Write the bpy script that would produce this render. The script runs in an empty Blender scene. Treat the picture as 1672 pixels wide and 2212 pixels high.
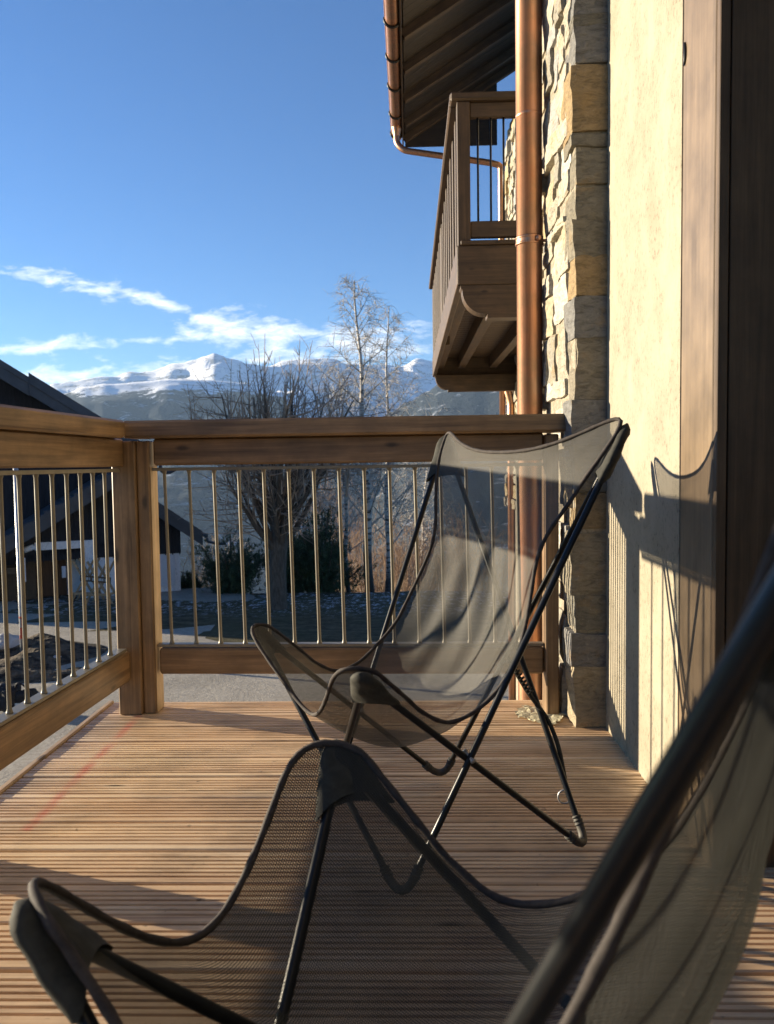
import bpy, bmesh, math, random
from mathutils import Vector, Matrix, noise
random.seed(7)
R_ = math.radians
SC = bpy.context.scene
COL = SC.collection

# ------------------------------------------------------------------ camera
FPX, PW, PH, HC = 1780.0, 1672.0, 2212.0, 0.88
yaw = math.atan(50 / FPX); pit = math.atan(104 / FPX); rol = 0.0135
fw = Vector((-math.sin(yaw) * math.cos(pit), math.cos(yaw) * math.cos(pit), -math.sin(pit)))
r0 = Vector((math.cos(yaw), math.sin(yaw), 0)); u0 = r0.cross(fw)
rt = r0 * math.cos(rol) - u0 * math.sin(rol); up = r0 * math.sin(rol) + u0 * math.cos(rol)
CAM = Vector((0, 0, HC))
def ray(x, y): return fw + rt * ((x - PW / 2) / FPX) - up * ((y - PH / 2) / FPX)
def at(x, y, Y):          # measured photo point -> real point at depth Y
    d = ray(x, y); return CAM + d * (Y / d.y)
def onz(x, y, z=0.0):
    d = ray(x, y); return CAM + d * ((z - HC) / d.z)
def onx(x, y, X):
    d = ray(x, y); return CAM + d * (X / d.x)
cam = bpy.data.objects.new('camera', bpy.data.cameras.new('camera')); COL.objects.link(cam)
cam.matrix_world = Matrix(((rt.x, up.x, -fw.x, 0), (rt.y, up.y, -fw.y, 0), (rt.z, up.z, -fw.z, HC), (0, 0, 0, 1)))
cd = cam.data; cd.sensor_fit = 'VERTICAL'; cd.sensor_height = 36; cd.lens = FPX / PH * 36
cd.clip_start = 0.02; cd.clip_end = 60000
cd.dof.use_dof = True; cd.dof.focus_distance = 2.7; cd.dof.aperture_fstop = cd.lens / 3.3
SC.camera = cam

# ------------------------------------------------------------------ light
SUN_EL, SUN_AZ = R_(8.3), R_(18.2)           # sun stands left, 18 deg forward of due left
tosun = Vector((-math.cos(SUN_AZ) * math.cos(SUN_EL), math.sin(SUN_AZ) * math.cos(SUN_EL), math.sin(SUN_EL)))
sl = bpy.data.lights.new('sun', 'SUN'); sl.energy = 5.0; sl.angle = R_(0.5); sl.color = (1.0, 0.85, 0.62)
so = bpy.data.objects.new('sun', sl); COL.objects.link(so); so.location = tosun * 50
so.rotation_euler = tosun.to_track_quat('Z', 'Y').to_euler()
SC.view_settings.view_transform = 'Standard'; SC.view_settings.look = 'None'
SC.view_settings.exposure = 1.80; SC.view_settings.gamma = 1.0

# ------------------------------------------------------------------ node helper
class NT:
    def __init__(s, tree):
        s.t = tree; tree.nodes.clear()
    def n(s, typ, ins=None, **kw):
        nd = s.t.nodes.new(typ)
        for k, v in kw.items(): setattr(nd, k, v)
        for k, v in (ins or {}).items():
            sk = nd.inputs[k]
            if isinstance(v, bpy.types.NodeSocket): s.t.links.new(v, sk)
            else: sk.default_value = v
        return nd
    def m(s, op, a, b=0.0, c=None, clamp=False):
        nd = s.t.nodes.new('ShaderNodeMath'); nd.operation = op; nd.use_clamp = clamp
        for i, v in enumerate((a, b, c)):
            if v is None: continue
            if isinstance(v, bpy.types.NodeSocket): s.t.links.new(v, nd.inputs[i])
            else: nd.inputs[i].default_value = v
        return nd.outputs[0]
    def ramp(s, f, stops, interp='LINEAR'):
        nd = s.t.nodes.new('ShaderNodeValToRGB'); cr = nd.color_ramp; cr.interpolation = interp
        while len(cr.elements) < len(stops): cr.elements.new(0.5)
        for e, (p, c) in zip(cr.elements, stops):
            e.position = p; e.color = (c, c, c, 1) if isinstance(c, (int, float)) else (*c, 1)
        s.t.links.new(f, nd.inputs[0]); return nd.outputs[0]
    def mix(s, f, a, b, mode='MIX'):
        nd = s.t.nodes.new('ShaderNodeMix'); nd.data_type = 'RGBA'; nd.blend_type = mode
        for i, v in ((0, f), (6, a), (7, b)):
            if isinstance(v, bpy.types.NodeSocket): s.t.links.new(v, nd.inputs[i])
            elif isinstance(v, (int, float)): nd.inputs[i].default_value = v
            else: nd.inputs[i].default_value = (*v, 1)
        return nd.outputs[2]
    def noise(s, vec, scale, detail=4, rough=0.55, dist=0.0):
        nd = s.n('ShaderNodeTexNoise', {'Scale': scale, 'Detail': detail, 'Roughness': rough, 'Distortion': dist})
        if vec is not None: s.t.links.new(vec, nd.inputs['Vector'])
        return nd.outputs['Fac']
    def mapv(s, vec, scale=(1, 1, 1), loc=(0, 0, 0)):
        nd = s.n('ShaderNodeMapping', {'Scale': scale, 'Location': loc}); s.t.links.new(vec, nd.inputs['Vector']); return nd.outputs[0]
    def bump(s, h, strength=0.3, dist=0.01):
        return s.n('ShaderNodeBump', {'Height': h, 'Strength': strength, 'Distance': dist}).outputs[0]
    def out(s, shader): s.t.links.new(shader, s.n('ShaderNodeOutputMaterial').inputs['Surface'])
def mat(name):
    m = bpy.data.materials.new(name); m.use_nodes = True; return m, NT(m.node_tree)
def bsdf(T, col, rough=0.6, normal=None, metal=0.0, spec=0.5):
    b = T.n('ShaderNodeBsdfPrincipled', {'Roughness': rough, 'Metallic': metal, 'Specular IOR Level': spec})
    if isinstance(col, bpy.types.NodeSocket): T.t.links.new(col, b.inputs['Base Color'])
    else: b.inputs['Base Color'].default_value = (*col, 1)
    if normal is not None: T.t.links.new(normal, b.inputs['Normal'])
    return b
def attr(T, name='grain'): return T.n('ShaderNodeAttribute', attribute_name=name).outputs['Vector']
def objco(T): return T.n('ShaderNodeTexCoord').outputs['Object']

def wood(name, dark, light, rough=0.55, streak=1.0, bumpk=0.25):
    m, T = mat(name); g = attr(T)
    a = T.noise(T.mapv(g, (2.2, 70, 70)), 1.0, 6, 0.75, 0.6)
    b = T.noise(T.mapv(g, (1.2, 22, 22)), 1.0, 3, 0.5, 1.5)
    c = T.noise(T.mapv(g, (7.0, 9, 9)), 1.0, 4, 0.6)
    f = T.m('ADD', T.m('MULTIPLY', a, 0.55), T.m('MULTIPLY', b, 0.45))
    f2 = T.ramp(f, [(0.5 - 0.13 / streak, 0.0), (0.5 + 0.13 / streak, 1.0)])
    col = T.mix(f2, dark, light)
    blot = T.ramp(c, [(0.35, 0.72), (0.65, 1.12)])
    col = T.mix(1.0, col, blot, 'MULTIPLY')
    # knots
    v = T.n('ShaderNodeTexVoronoi', {'Scale': 1.0, 'Randomness': 1.0}); T.t.links.new(T.mapv(g, (3.2, 9, 9)), v.inputs['Vector'])
    k = T.ramp(v.outputs['Distance'], [(0.05, 0.3), (0.11, 1.0)])
    col = T.mix(1.0, col, k, 'MULTIPLY')
    nb = T.bump(f, bumpk, 0.002)
    T.out(bsdf(T, col, rough, nb).outputs[0]); return m
M = {}
M['rail'] = wood('brown stained wood', (0.105, 0.061, 0.028), (0.285, 0.178, 0.090), 0.45)
M['rawwood'] = wood('raw pale wood', (0.36, 0.24, 0.13), (0.58, 0.43, 0.27), 0.6, 0.8)
M['darkwood'] = wood('dark brown stained wood', (0.036, 0.020, 0.009), (0.100, 0.058, 0.028), 0.55)
M['frame'] = wood('door frame oak', (0.125, 0.088, 0.052), (0.205, 0.147, 0.092), 0.4, 0.8)
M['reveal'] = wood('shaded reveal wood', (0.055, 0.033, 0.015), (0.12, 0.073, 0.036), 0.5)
M['sawn'] = wood('sawhorse lumber', (0.30, 0.19, 0.10), (0.48, 0.32, 0.18), 0.7)
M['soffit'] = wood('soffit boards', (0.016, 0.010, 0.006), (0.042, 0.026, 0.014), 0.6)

def deck_mat():
    m, T = mat('grooved larch decking'); g = attr(T); o = objco(T)
    sx = T.n('ShaderNodeSeparateXYZ', {0: o}); X, Y = sx.outputs[0], sx.outputs[1]
    bid = T.n('ShaderNodeTexWhiteNoise', noise_dimensions='1D'); T.t.links.new(T.n('ShaderNodeAttribute', attribute_name='tint').outputs['Fac'], bid.inputs['W'])
    a = T.noise(T.mapv(g, (2.0, 110, 60)), 1.0, 5, 0.65, 0.5)
    b = T.noise(T.mapv(g, (1.1, 16, 12)), 1.0, 3, 0.5, 1.2)
    f = T.m('ADD', T.m('MULTIPLY', a, 0.5), T.m('MULTIPLY', b, 0.5))
    col = T.mix(T.ramp(f, [(0.37, 0.0), (0.63, 1.0)]), (0.46, 0.30, 0.175), (0.88, 0.68, 0.44))
    col = T.mix(T.m('MULTIPLY', bid.outputs['Value'], 0.75), col, (0.56, 0.36, 0.20))
    st = T.noise(T.mapv(g, (1.6, 30, 1)), 1.0, 5, 0.7, 0.8); col = T.mix(T.ramp(st, [(0.56, 0.0), (0.66, 0.6)]), col, (0.30, 0.185, 0.10))
    wp = T.noise(T.mapv(g, (1.3, 9, 1)), 1.0, 4, 0.6, 0.5); col = T.mix(T.ramp(wp, [(0.55, 0.0), (0.7, 0.5)]), col, (0.90, 0.74, 0.53))
    v = T.n('ShaderNodeTexVoronoi', {'Scale': 1.0}); T.t.links.new(T.mapv(g, (2.4, 11, 11)), v.inputs['Vector'])
    col = T.mix(1.0, col, T.ramp(v.outputs['Distance'], [(0.03, 0.25), (0.085, 1.0)]), 'MULTIPLY')
    dirt = T.noise(T.mapv(o, (1, 1, 1)), 3.4, 5, 0.6)
    col = T.mix(1.0, col, T.ramp(dirt, [(0.32, 0.70), (0.55, 1.04)]), 'MULTIPLY')
    sp = T.noise(T.mapv(o, (1, 1.6, 1)), 26, 3, 0.6)
    col = T.mix(T.ramp(sp, [(0.68, 0.0), (0.76, 0.75)]), col, (0.07, 0.05, 0.035))
    # faded red chalk snap line
    p, q = onz(300, 1545), onz(55, 1795)
    d = Vector((q.x - p.x, q.y - p.y)); L = d.length; d /= L
    t = T.m('ADD', T.m('MULTIPLY', T.m('SUBTRACT', X, p.x), d.x), T.m('MULTIPLY', T.m('SUBTRACT', Y, p.y), d.y))
    s = T.m('ABSOLUTE', T.m('ADD', T.m('MULTIPLY', T.m('SUBTRACT', X, p.x), -d.y), T.m('MULTIPLY', T.m('SUBTRACT', Y, p.y), d.x)))
    k = T.m('MULTIPLY', T.ramp(s, [(0.0, 1.0), (0.022, 0.0)]), T.m('MULTIPLY', T.m('GREATER_THAN', t, 0.0), T.m('LESS_THAN', t, L)))
    k = T.m('MULTIPLY', k, T.ramp(T.noise(o, 9, 3), [(0.35, 0.0), (0.7, 0.75)]))
    col = T.mix(k, col, (0.62, 0.13, 0.09))
    T.out(bsdf(T, col, 0.62, T.bump(f, 0.25, 0.002)).outputs[0]); return m
M['deck'] = deck_mat()

def plaster_mat(name, c1, c2, sc=1.0):
    m, T = mat(name); o = objco(T)
    a = T.noise(o, 900 * sc * 0.35, 3, 0.6); b = T.noise(T.mapv(o, (1, 1.3, 1)), 5.5 * sc, 6, 0.65, 0.3)
    c = T.noise(T.mapv(o, (1, 1, 0.8)), 85 * sc, 4, 0.8)
    col = T.mix(T.ramp(b, [(0.35, 0.0), (0.68, 1.0)]), c1, c2)
    pit_ = T.m('MULTIPLY', T.ramp(c, [(0.53, 0.0), (0.66, 0.75)]), T.ramp(b, [(0.38, 0.12), (0.58, 1.0)]))
    col = T.mix(pit_, col, tuple(x * 0.42 for x in c2))
    h = T.m('ADD', T.m('MULTIPLY', a, 0.5), c)
    T.out(bsdf(T, col, 0.9, T.bump(h, 0.4, 0.003), spec=0.1).outputs[0]); return m
M['plaster'] = plaster_mat('cream lime render', (0.325, 0.29, 0.225), (0.26, 0.23, 0.172))
M['white'] = plaster_mat('white render', (0.80, 0.79, 0.80), (0.72, 0.71, 0.73), 0.2)

def stone_mat():
    m, T = mat('split schist stone'); o = objco(T)
    tint = T.n('ShaderNodeAttribute', attribute_name='tint').outputs['Color']
    a = T.noise(T.mapv(o, (1, 1, 2.6)), 26, 7, 0.7, 0.8); b = T.noise(o, 9, 4, 0.6); c = T.noise(o, 140, 3, 0.7)
    col = T.mix(1.0, tint, T.ramp(a, [(0.30, 0.55), (0.5, 1.0), (0.72, 1.35)]), 'MULTIPLY')
    col = T.mix(T.ramp(b, [(0.55, 0.0), (0.72, 0.55)]), col, (0.36, 0.235, 0.10))
    veins = T.noise(T.mapv(o, (1, 1, 1)), 40, 6, 0.8, 2.5)
    col = T.mix(T.ramp(veins, [(0.60, 0.0), (0.68, 0.35)]), col, (0.55, 0.52, 0.45))
    h = T.m('ADD', T.m('MULTIPLY', a, 1.0), T.m('MULTIPLY', c, 0.35))
    T.out(bsdf(T, col, 0.85, T.bump(h, 0.9, 0.012), spec=0.2).outputs[0]); return m
M['stone'] = stone_mat()
def noisy(name, c1, c2, scale, rough=0.8, bs=0.3, bd=0.01, lo=0.35, hi=0.65, map_=(1, 1, 1), metal=0, spec=0.3):
    m, T = mat(name); o = objco(T); a = T.noise(T.mapv(o, map_), scale, 6, 0.65, 0.3)
    T.out(bsdf(T, T.mix(T.ramp(a, [(lo, 0.0), (hi, 1.0)]), c1, c2), rough, T.bump(a, bs, bd), metal, spec).outputs[0]); return m
M['mortar'] = noisy('rough mortar', (0.23, 0.20, 0.15), (0.42, 0.37, 0.285), 60, 0.95, 0.9, 0.02)
def copper_mat():
    m, T = mat('weathered copper'); o = objco(T)
    a = T.noise(T.mapv(o, (60, 60, 1.3)), 1.0, 4, 0.6, 0.4); b = T.noise(o, 9, 5, 0.6); c = T.noise(o, 260, 2, 0.6)
    col = T.mix(T.ramp(a, [(0.3, 0.0), (0.7, 1.0)]), (0.37, 0.17, 0.095), (0.60, 0.32, 0.205))
    col = T.mix(T.ramp(b, [(0.42, 0.0), (0.66, 0.75)]), col, (0.30, 0.20, 0.13))
    d2 = T.noise(T.mapv(o, (40, 40, 0.5)), 1.0, 5, 0.7); col = T.mix(T.ramp(d2, [(0.52, 0.0), (0.62, 0.6)]), col, (0.30, 0.145, 0.085))
    rough = T.m('ADD', 0.30, T.m('MULTIPLY', c, 0.22))
    bb = bsdf(T, col, 0.4, T.bump(c, 0.05, 0.002), 0.9); T.t.links.new(rough, bb.inputs['Roughness'])
    T.out(bb.outputs[0]); return m
M['copper'] = copper_mat()
M['blackmetal'] = noisy('black painted metal', (0.008, 0.008, 0.009), (0.016, 0.016, 0.016), 40, 0.35, 0.1, 0.002)
M['tube'] = noisy('black lacquered steel tube', (0.006, 0.007, 0.009), (0.011, 0.012, 0.013), 30, 0.30, 0.05, 0.001, spec=0.25)
M['balu'] = noisy('champagne coated steel', (0.165, 0.148, 0.115), (0.20, 0.18, 0.14), 25, 0.40, 0.05, 0.002, metal=0.25)
M['galv'] = noisy('galvanised steel', (0.30, 0.31, 0.33), (0.45, 0.46, 0.48), 12, 0.45, 0.1, 0.004, metal=0.6)
M['redpaint'] = noisy('red marker paint', (0.45, 0.06, 0.03), (0.60, 0.12, 0.06), 20, 0.7)
M['rubber'] = noisy('grey plastic sleeve', (0.03, 0.028, 0.025), (0.075, 0.07, 0.06), 50, 0.6, 0.1, 0.002)
M['paper'] = noisy('crumpled masking paper', (0.46, 0.41, 0.26), (0.60, 0.55, 0.38), 30, 0.9, 0.6, 0.006)
M['bag'] = noisy('black bag fabric', (0.006, 0.006, 0.008), (0.02, 0.02, 0.024), 18, 0.7, 0.5, 0.03)
M['label'] = noisy('grey label', (0.32, 0.36, 0.38), (0.38, 0.42, 0.44), 20, 0.7)
M['chboard'] = noisy('blackened timber cladding', (0.010, 0.011, 0.016), (0.028, 0.028, 0.034), 3, 0.7, 0.3, 0.02, map_=(12, 1, 0.8))
M['barge'] = noisy('slate grey fascia metal', (0.048, 0.056, 0.066), (0.072, 0.080, 0.092), 2, 0.5, 0.1, 0.01)
M['rooftile'] = noisy('dark roof tile', (0.04, 0.05, 0.065), (0.075, 0.085, 0.10), 2.5, 0.6, 0.3, 0.02)
M['chdoor'] = noisy('brown entrance door', (0.07, 0.035, 0.018), (0.12, 0.06, 0.03), 5, 0.5, map_=(8, 8, 0.6))
M['louvre'] = noisy('white louvred metal', (0.55, 0.56, 0.60), (0.62, 0.63, 0.66), 3, 0.5)
M['glass'] = noisy('dark window glass', (0.012, 0.015, 0.02), (0.02, 0.024, 0.03), 1, 0.05, 0, 0.001, spec=0.6)
M['bark'] = noisy('grey bark', (0.055, 0.045, 0.036), (0.12, 0.10, 0.08), 9, 0.9, 0.8, 0.04, map_=(2, 2, 0.5))
M['twig'] = noisy('bare twig bark', (0.19, 0.145, 0.11), (0.40, 0.315, 0.24), 5, 0.85, 0.3, 0.01)
M['birchtwig'] = noisy('pale birch twigs', (0.27, 0.245, 0.215), (0.48, 0.445, 0.395), 4, 0.8)
M['rust'] = noisy('russet brush twigs', (0.20, 0.12, 0.075), (0.34, 0.23, 0.15), 2.5, 0.85)
M['pale'] = noisy('frosted pale brush', (0.34, 0.27, 0.19), (0.55, 0.46, 0.35), 1.5, 0.85)
def birch_mat():
    m, T = mat('birch bark'); o = objco(T)
    a = T.noise(T.mapv(o, (2.2, 2.2, 9)), 1.6, 4, 0.7, 0.3); b = T.noise(o, 1.1, 2)
    col = T.mix(T.ramp(a, [(0.50, 0.0), (0.58, 1.0)]), (0.52, 0.48, 0.43), (0.05, 0.045, 0.04))
    sx = T.n('ShaderNodeSeparateXYZ', {0: o}); base = T.ramp(T.m('ADD', T.m('MULTIPLY', sx.outputs[2], 0.3), T.m('MULTIPLY', T.m('SUBTRACT', b, 0.5), 0.8)), [(0.25, 1.0), (0.75, 0.0)])
    T.out(bsdf(T, T.mix(base, col, (0.035, 0.03, 0.026)), 0.8, T.bump(a, 0.4, 0.02)).outputs[0]); return m
M['birch'] = birch_mat()
M['needle'] = noisy('pine needles', (0.020, 0.038, 0.022), (0.062, 0.098, 0.048), 2.2, 0.6)
M['asphalt'] = noisy('weathered asphalt', (0.145, 0.135, 0.12), (0.22, 0.205, 0.18), 1.3, 0.95, 0.7, 0.02)
def asphalt():
    m, T = mat('driveway asphalt'); o = objco(T)
    a = T.noise(o, 14, 6, 0.75); b = T.noise(o, 0.5, 4, 0.6)
    col = T.mix(T.ramp(a, [(0.3, 0.0), (0.7, 1.0)]), (0.26, 0.235, 0.195), (0.46, 0.42, 0.35))
    col = T.mix(1.0, col, T.ramp(b, [(0.3, 0.75), (0.7, 1.15)]), 'MULTIPLY')
    T.out(bsdf(T, col, 0.95, T.bump(a, 0.8, 0.03), spec=0.15).outputs[0]); return m
M['asphalt'] = asphalt()
def lawn():
    m, T = mat('winter grass and soil'); o = objco(T)
    sx = T.n('ShaderNodeSeparateXYZ', {0: o})
    a = T.noise(T.mapv(o, (1, 1.5, 1)), 2.2, 7, 0.75); b = T.noise(o, 0.35, 4, 0.6); c = T.noise(T.mapv(o, (1, 0.6, 1)), 6.5, 6, 0.74, 0.3)
    col = T.mix(T.ramp(a, [(0.33, 0.0), (0.68, 1.0)]), (0.035, 0.028, 0.018), (0.17, 0.14, 0.085))
    col = T.mix(T.ramp(b, [(0.4, 0.0), (0.7, 0.5)]), col, (0.075, 0.075, 0.035))
    snow = T.m('MULTIPLY', T.ramp(c, [(0.53, 0.0), (0.60, 1.0)]), T.ramp(T.m('MULTIPLY', T.m('SUBTRACT', sx.outputs[1], 21.6), 0.12), [(0.0, 0.0), (0.25, 0.75)]))
    snow = T.m('MULTIPLY', snow, T.m('LESS_THAN', sx.outputs[1], 60.0))
    col = T.mix(snow, col, (0.62, 0.64, 0.68))
    T.out(bsdf(T, col, 0.95, T.bump(a, 0.9, 0.08), spec=0.1).outputs[0]); return m
M['lawn'] = lawn()
M['soil'] = noisy('dug soil', (0.022, 0.016, 0.010), (0.22, 0.165, 0.11), 3.5, 0.95, 1.0, 0.12, 0.42, 0.75)
M['rock'] = noisy('pale rubble stone', (0.30, 0.28, 0.27), (0.46, 0.44, 0.42), 4, 0.9, 0.7, 0.03)

def fabric(name, alpha, col, pitch):
    m, T = mat(name); g = attr(T); sx = T.n('ShaderNodeSeparateXYZ', {0: g})
    k = 2 * math.pi / pitch
    u = T.m('MULTIPLY', sx.outputs[0], k); v = T.m('MULTIPLY', sx.outputs[1], k)
    s = T.m('SINE', T.m('ADD', u, v)); t = T.m('SINE', T.m('SUBTRACT', u, T.m('MULTIPLY', v, 0.92)))
    w = T.m('MULTIPLY', T.m('ADD', T.m('MULTIPLY', s, t), 1.0), 0.5)
    a = T.m('ADD', alpha, T.m('MULTIPLY', T.m('SUBTRACT', w, 0.5), 1.7), clamp=True)
    n1 = T.noise(g, 14, 4, 0.6)
    c = T.mix(T.ramp(n1, [(0.3, 0.0), (0.7, 1.0)]), tuple(x * 0.85 for x in col), tuple(min(1, x * 1.15) for x in col))
    b = bsdf(T, c, 0.55, T.bump(w, 0.5, 0.0006), spec=0.25)
    tr = T.n('ShaderNodeBsdfTranslucent'); T.t.links.new(c, tr.inputs[0])
    mx = T.n('ShaderNodeMixShader', {0: 0.07}); T.t.links.new(b.outputs[0], mx.inputs[1]); T.t.links.new(tr.outputs[0], mx.inputs[2])
    tp = T.n('ShaderNodeBsdfTransparent')
    m2 = T.n('ShaderNodeMixShader'); T.t.links.new(a, m2.inputs[0]); T.t.links.new(tp.outputs[0], m2.inputs[1]); T.t.links.new(mx.outputs[0], m2.inputs[2])
    T.out(m2.outputs[0]); return m
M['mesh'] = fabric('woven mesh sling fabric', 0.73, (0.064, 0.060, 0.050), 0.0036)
M['shadedmesh'] = fabric('shaded woven mesh sling fabric', 0.89, (0.027, 0.027, 0.022), 0.0050)  # rear chair's cloth with the near chair's shade painted into colour and opacity
M['pocket'] = noisy('doubled dark sling fabric', (0.020, 0.020, 0.016), (0.040, 0.039, 0.031), 60, 0.8, 0.3, 0.002)
M['piping'] = noisy('brown grey piping', (0.026, 0.021, 0.019), (0.055, 0.045, 0.040), 80, 0.8, 0.4, 0.002)

# ------------------------------------------------------------------ mesh builder
class MB:
    def __init__(s): s.v = []; s.f = []; s.g = []; s.t = []; s.smooth = []
    def add(s, vs, fs, gs=None, tint=(1, 1, 1), smooth=False):
        o = len(s.v); s.v += [tuple(p) for p in vs]; s.f += [tuple(i + o for i in f) for f in fs]
        s.g += [tuple(q) for q in (gs if gs else vs)]; s.t += [tint] * len(vs); s.smooth += [smooth] * len(fs)
    def beam(s, p0, p1, w, h, upv=(0, 0, 1), ch=0.004, tint=(1, 1, 1)):
        """board from p0 to p1; w across (horizontal), h along upv; centred"""
        p0 = Vector(p0); p1 = Vector(p1); d = (p1 - p0); L = d.length; d /= L
        up_ = Vector(upv); sd = d.cross(up_).normalized(); up_ = sd.cross(d).normalized()
        ch = min(ch, w * 0.3, h * 0.3)
        a, b = w / 2, h / 2
        pr = [(-a, -b + ch), (-a + ch, -b), (a - ch, -b), (a, -b + ch), (a, b - ch), (a - ch, b), (-a + ch, b), (-a, b - ch)]
        off = random.random() * 50
        vs = []; gs = []
        for k, (P, l, ins) in enumerate(((p0, 0, 0), (p0, 0, 0), (p1, L, 0), (p1, L, 0))):
            sc = ch if k in (0, 3) else 0
            for x, y in pr:
                xx = x * (1 - sc / a) if sc else x; yy = y * (1 - sc / b) if sc else y
                q = P + sd * xx + up_ * yy
                if k == 1: q = q + d * ch
                if k == 2: q = q - d * ch
                vs.append(q); gs.append((l + off, xx + off * 0.37, yy + off * 0.61))
        fs = [tuple(reversed(range(8))), tuple(range(24, 32))]
        for k in range(3):
            for i in range(8):
                j = (i + 1) % 8; fs.append((k * 8 + i, k * 8 + j, k * 8 + 8 + j, k * 8 + 8 + i))
        s.add(vs, fs, gs, tint)
    def box(s, lo, hi, axis=2, ch=0.004, tint=(1, 1, 1)):
        lo = Vector(lo); hi = Vector(hi); c = (lo + hi) / 2; d = hi - lo
        if axis == 2: s.beam((c.x, c.y, lo.z), (c.x, c.y, hi.z), d.x, d.y, (0, 1, 0), ch, tint)
        elif axis == 0: s.beam((lo.x, c.y, c.z), (hi.x, c.y, c.z), d.y, d.z, (0, 0, 1), ch, tint)
        else: s.beam((c.x, lo.y, c.z), (c.x, hi.y, c.z), d.x, d.z, (0, 0, 1), ch, tint)
    def tube(s, pts, rad, n=8, closed=False, caps=True, tint=(1, 1, 1)):
        pts = [Vector(p) for p in pts]; N = len(pts)
        rads = rad if isinstance(rad, (list, tuple)) else [rad] * N
        vs = []; gs = []; prev = None; l = 0
        for i, p in enumerate(pts):
            if closed: t = pts[(i + 1) % N] - pts[i - 1]
            else: t = pts[min(i + 1, N - 1)] - pts[max(i - 1, 0)]
            t = t.normalized() if t.length > 1e-9 else Vector((0, 0, 1))
            if prev is None:
                a = Vector((0, 0, 1)) if abs(t.z) < 0.9 else Vector((1, 0, 0)); nrm = (a - t * a.dot(t)).normalized()
            else: nrm = (prev - t * prev.dot(t)).normalized()
            prev = nrm; b = t.cross(nrm)
            if i: l += (pts[i] - pts[i - 1]).length
            for k in range(n):
                an = 2 * math.pi * k / n
                vs.append(p + (nrm * math.cos(an) + b * math.sin(an)) * rads[i]); gs.append((l, math.cos(an) * rads[i], math.sin(an) * rads[i]))
        fs = []
        for i in range(N if closed else N - 1):
            for k in range(n):
                k2 = (k + 1) % n; j = (i + 1) % N
                fs.append((i * n + k, i * n + k2, j * n + k2, j * n + k))
        if caps and not closed: fs += [tuple(reversed(range(n))), tuple(range((N - 1) * n, N * n))]
        s.add(vs, fs, gs, tint, True)
    def prism(s, poly, d, tint=(1, 1, 1)):
        """polygon (list of points) extruded by vector d"""
        poly = [Vector(p) for p in poly]; d = Vector(d); n = len(poly)
        vs = poly + [p + d for p in poly]
        fs = [tuple(range(n)), tuple(reversed(range(n, 2 * n)))] + [(i, n + i, n + (i + 1) % n, (i + 1) % n) for i in range(n)]
        s.add(vs, fs, None, tint)
    def build(s, name, m, parent=None, loc=None):
        me = bpy.data.meshes.new(name); me.from_pydata(s.v, [], s.f)
        at_ = me.attributes.new('grain', 'FLOAT_VECTOR', 'POINT'); at_.data.foreach_set('vector', [c for p in s.g for c in p])
        ct = me.attributes.new('tint', 'FLOAT_COLOR', 'POINT'); ct.data.foreach_set('color', [c for p in s.t for c in (*p, 1.0)])
        me.polygons.foreach_set('use_smooth', s.smooth)
        bm = bmesh.new(); bm.from_mesh(me); bmesh.ops.recalc_face_normals(bm, faces=bm.faces); bm.to_mesh(me); bm.free()
        me.materials.append(M[m] if isinstance(m, str) else m)
        o = bpy.data.objects.new(name, me); COL.objects.link(o)
        if parent: o.parent = parent
        if loc: o.location = loc
        return o
def empty(name, label, cat, loc=(0, 0, 0), rz=0.0, group=None):
    o = bpy.data.objects.new(name, None); COL.objects.link(o); o.location = loc; o.rotation_euler = (0, 0, rz)
    o.empty_display_size = 0.1
    return tag(o, label, cat, group)
def tag(o, label, cat, group=None, kind=None):
    o['label'] = label; o['category'] = cat
    if group: o['group'] = group
    if kind: o['kind'] = kind
    return o
def struct(o, label, cat): return tag(o, label, cat, None, 'structure')
def arc(pts, r, seg=6, closed=False):
    """polyline with rounded corners"""
    P = [Vector(p) for p in pts]; out = []; n = len(P)
    for i in range(n):
        if not closed and i in (0, n - 1): out.append(P[i]); continue
        a, b, c = P[i - 1], P[i], P[(i + 1) % n]
        rr = r[i] if isinstance(r, (list, tuple)) else r
        d1 = (a - b); d2 = (c - b); l = min(rr, d1.length * 0.45, d2.length * 0.45)
        A = b + d1.normalized() * l; B = b + d2.normalized() * l
        for k in range(seg + 1):
            t = k / seg; out.append(A * (1 - t) ** 2 + b * 2 * t * (1 - t) + B * t * t)
    return out

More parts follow.
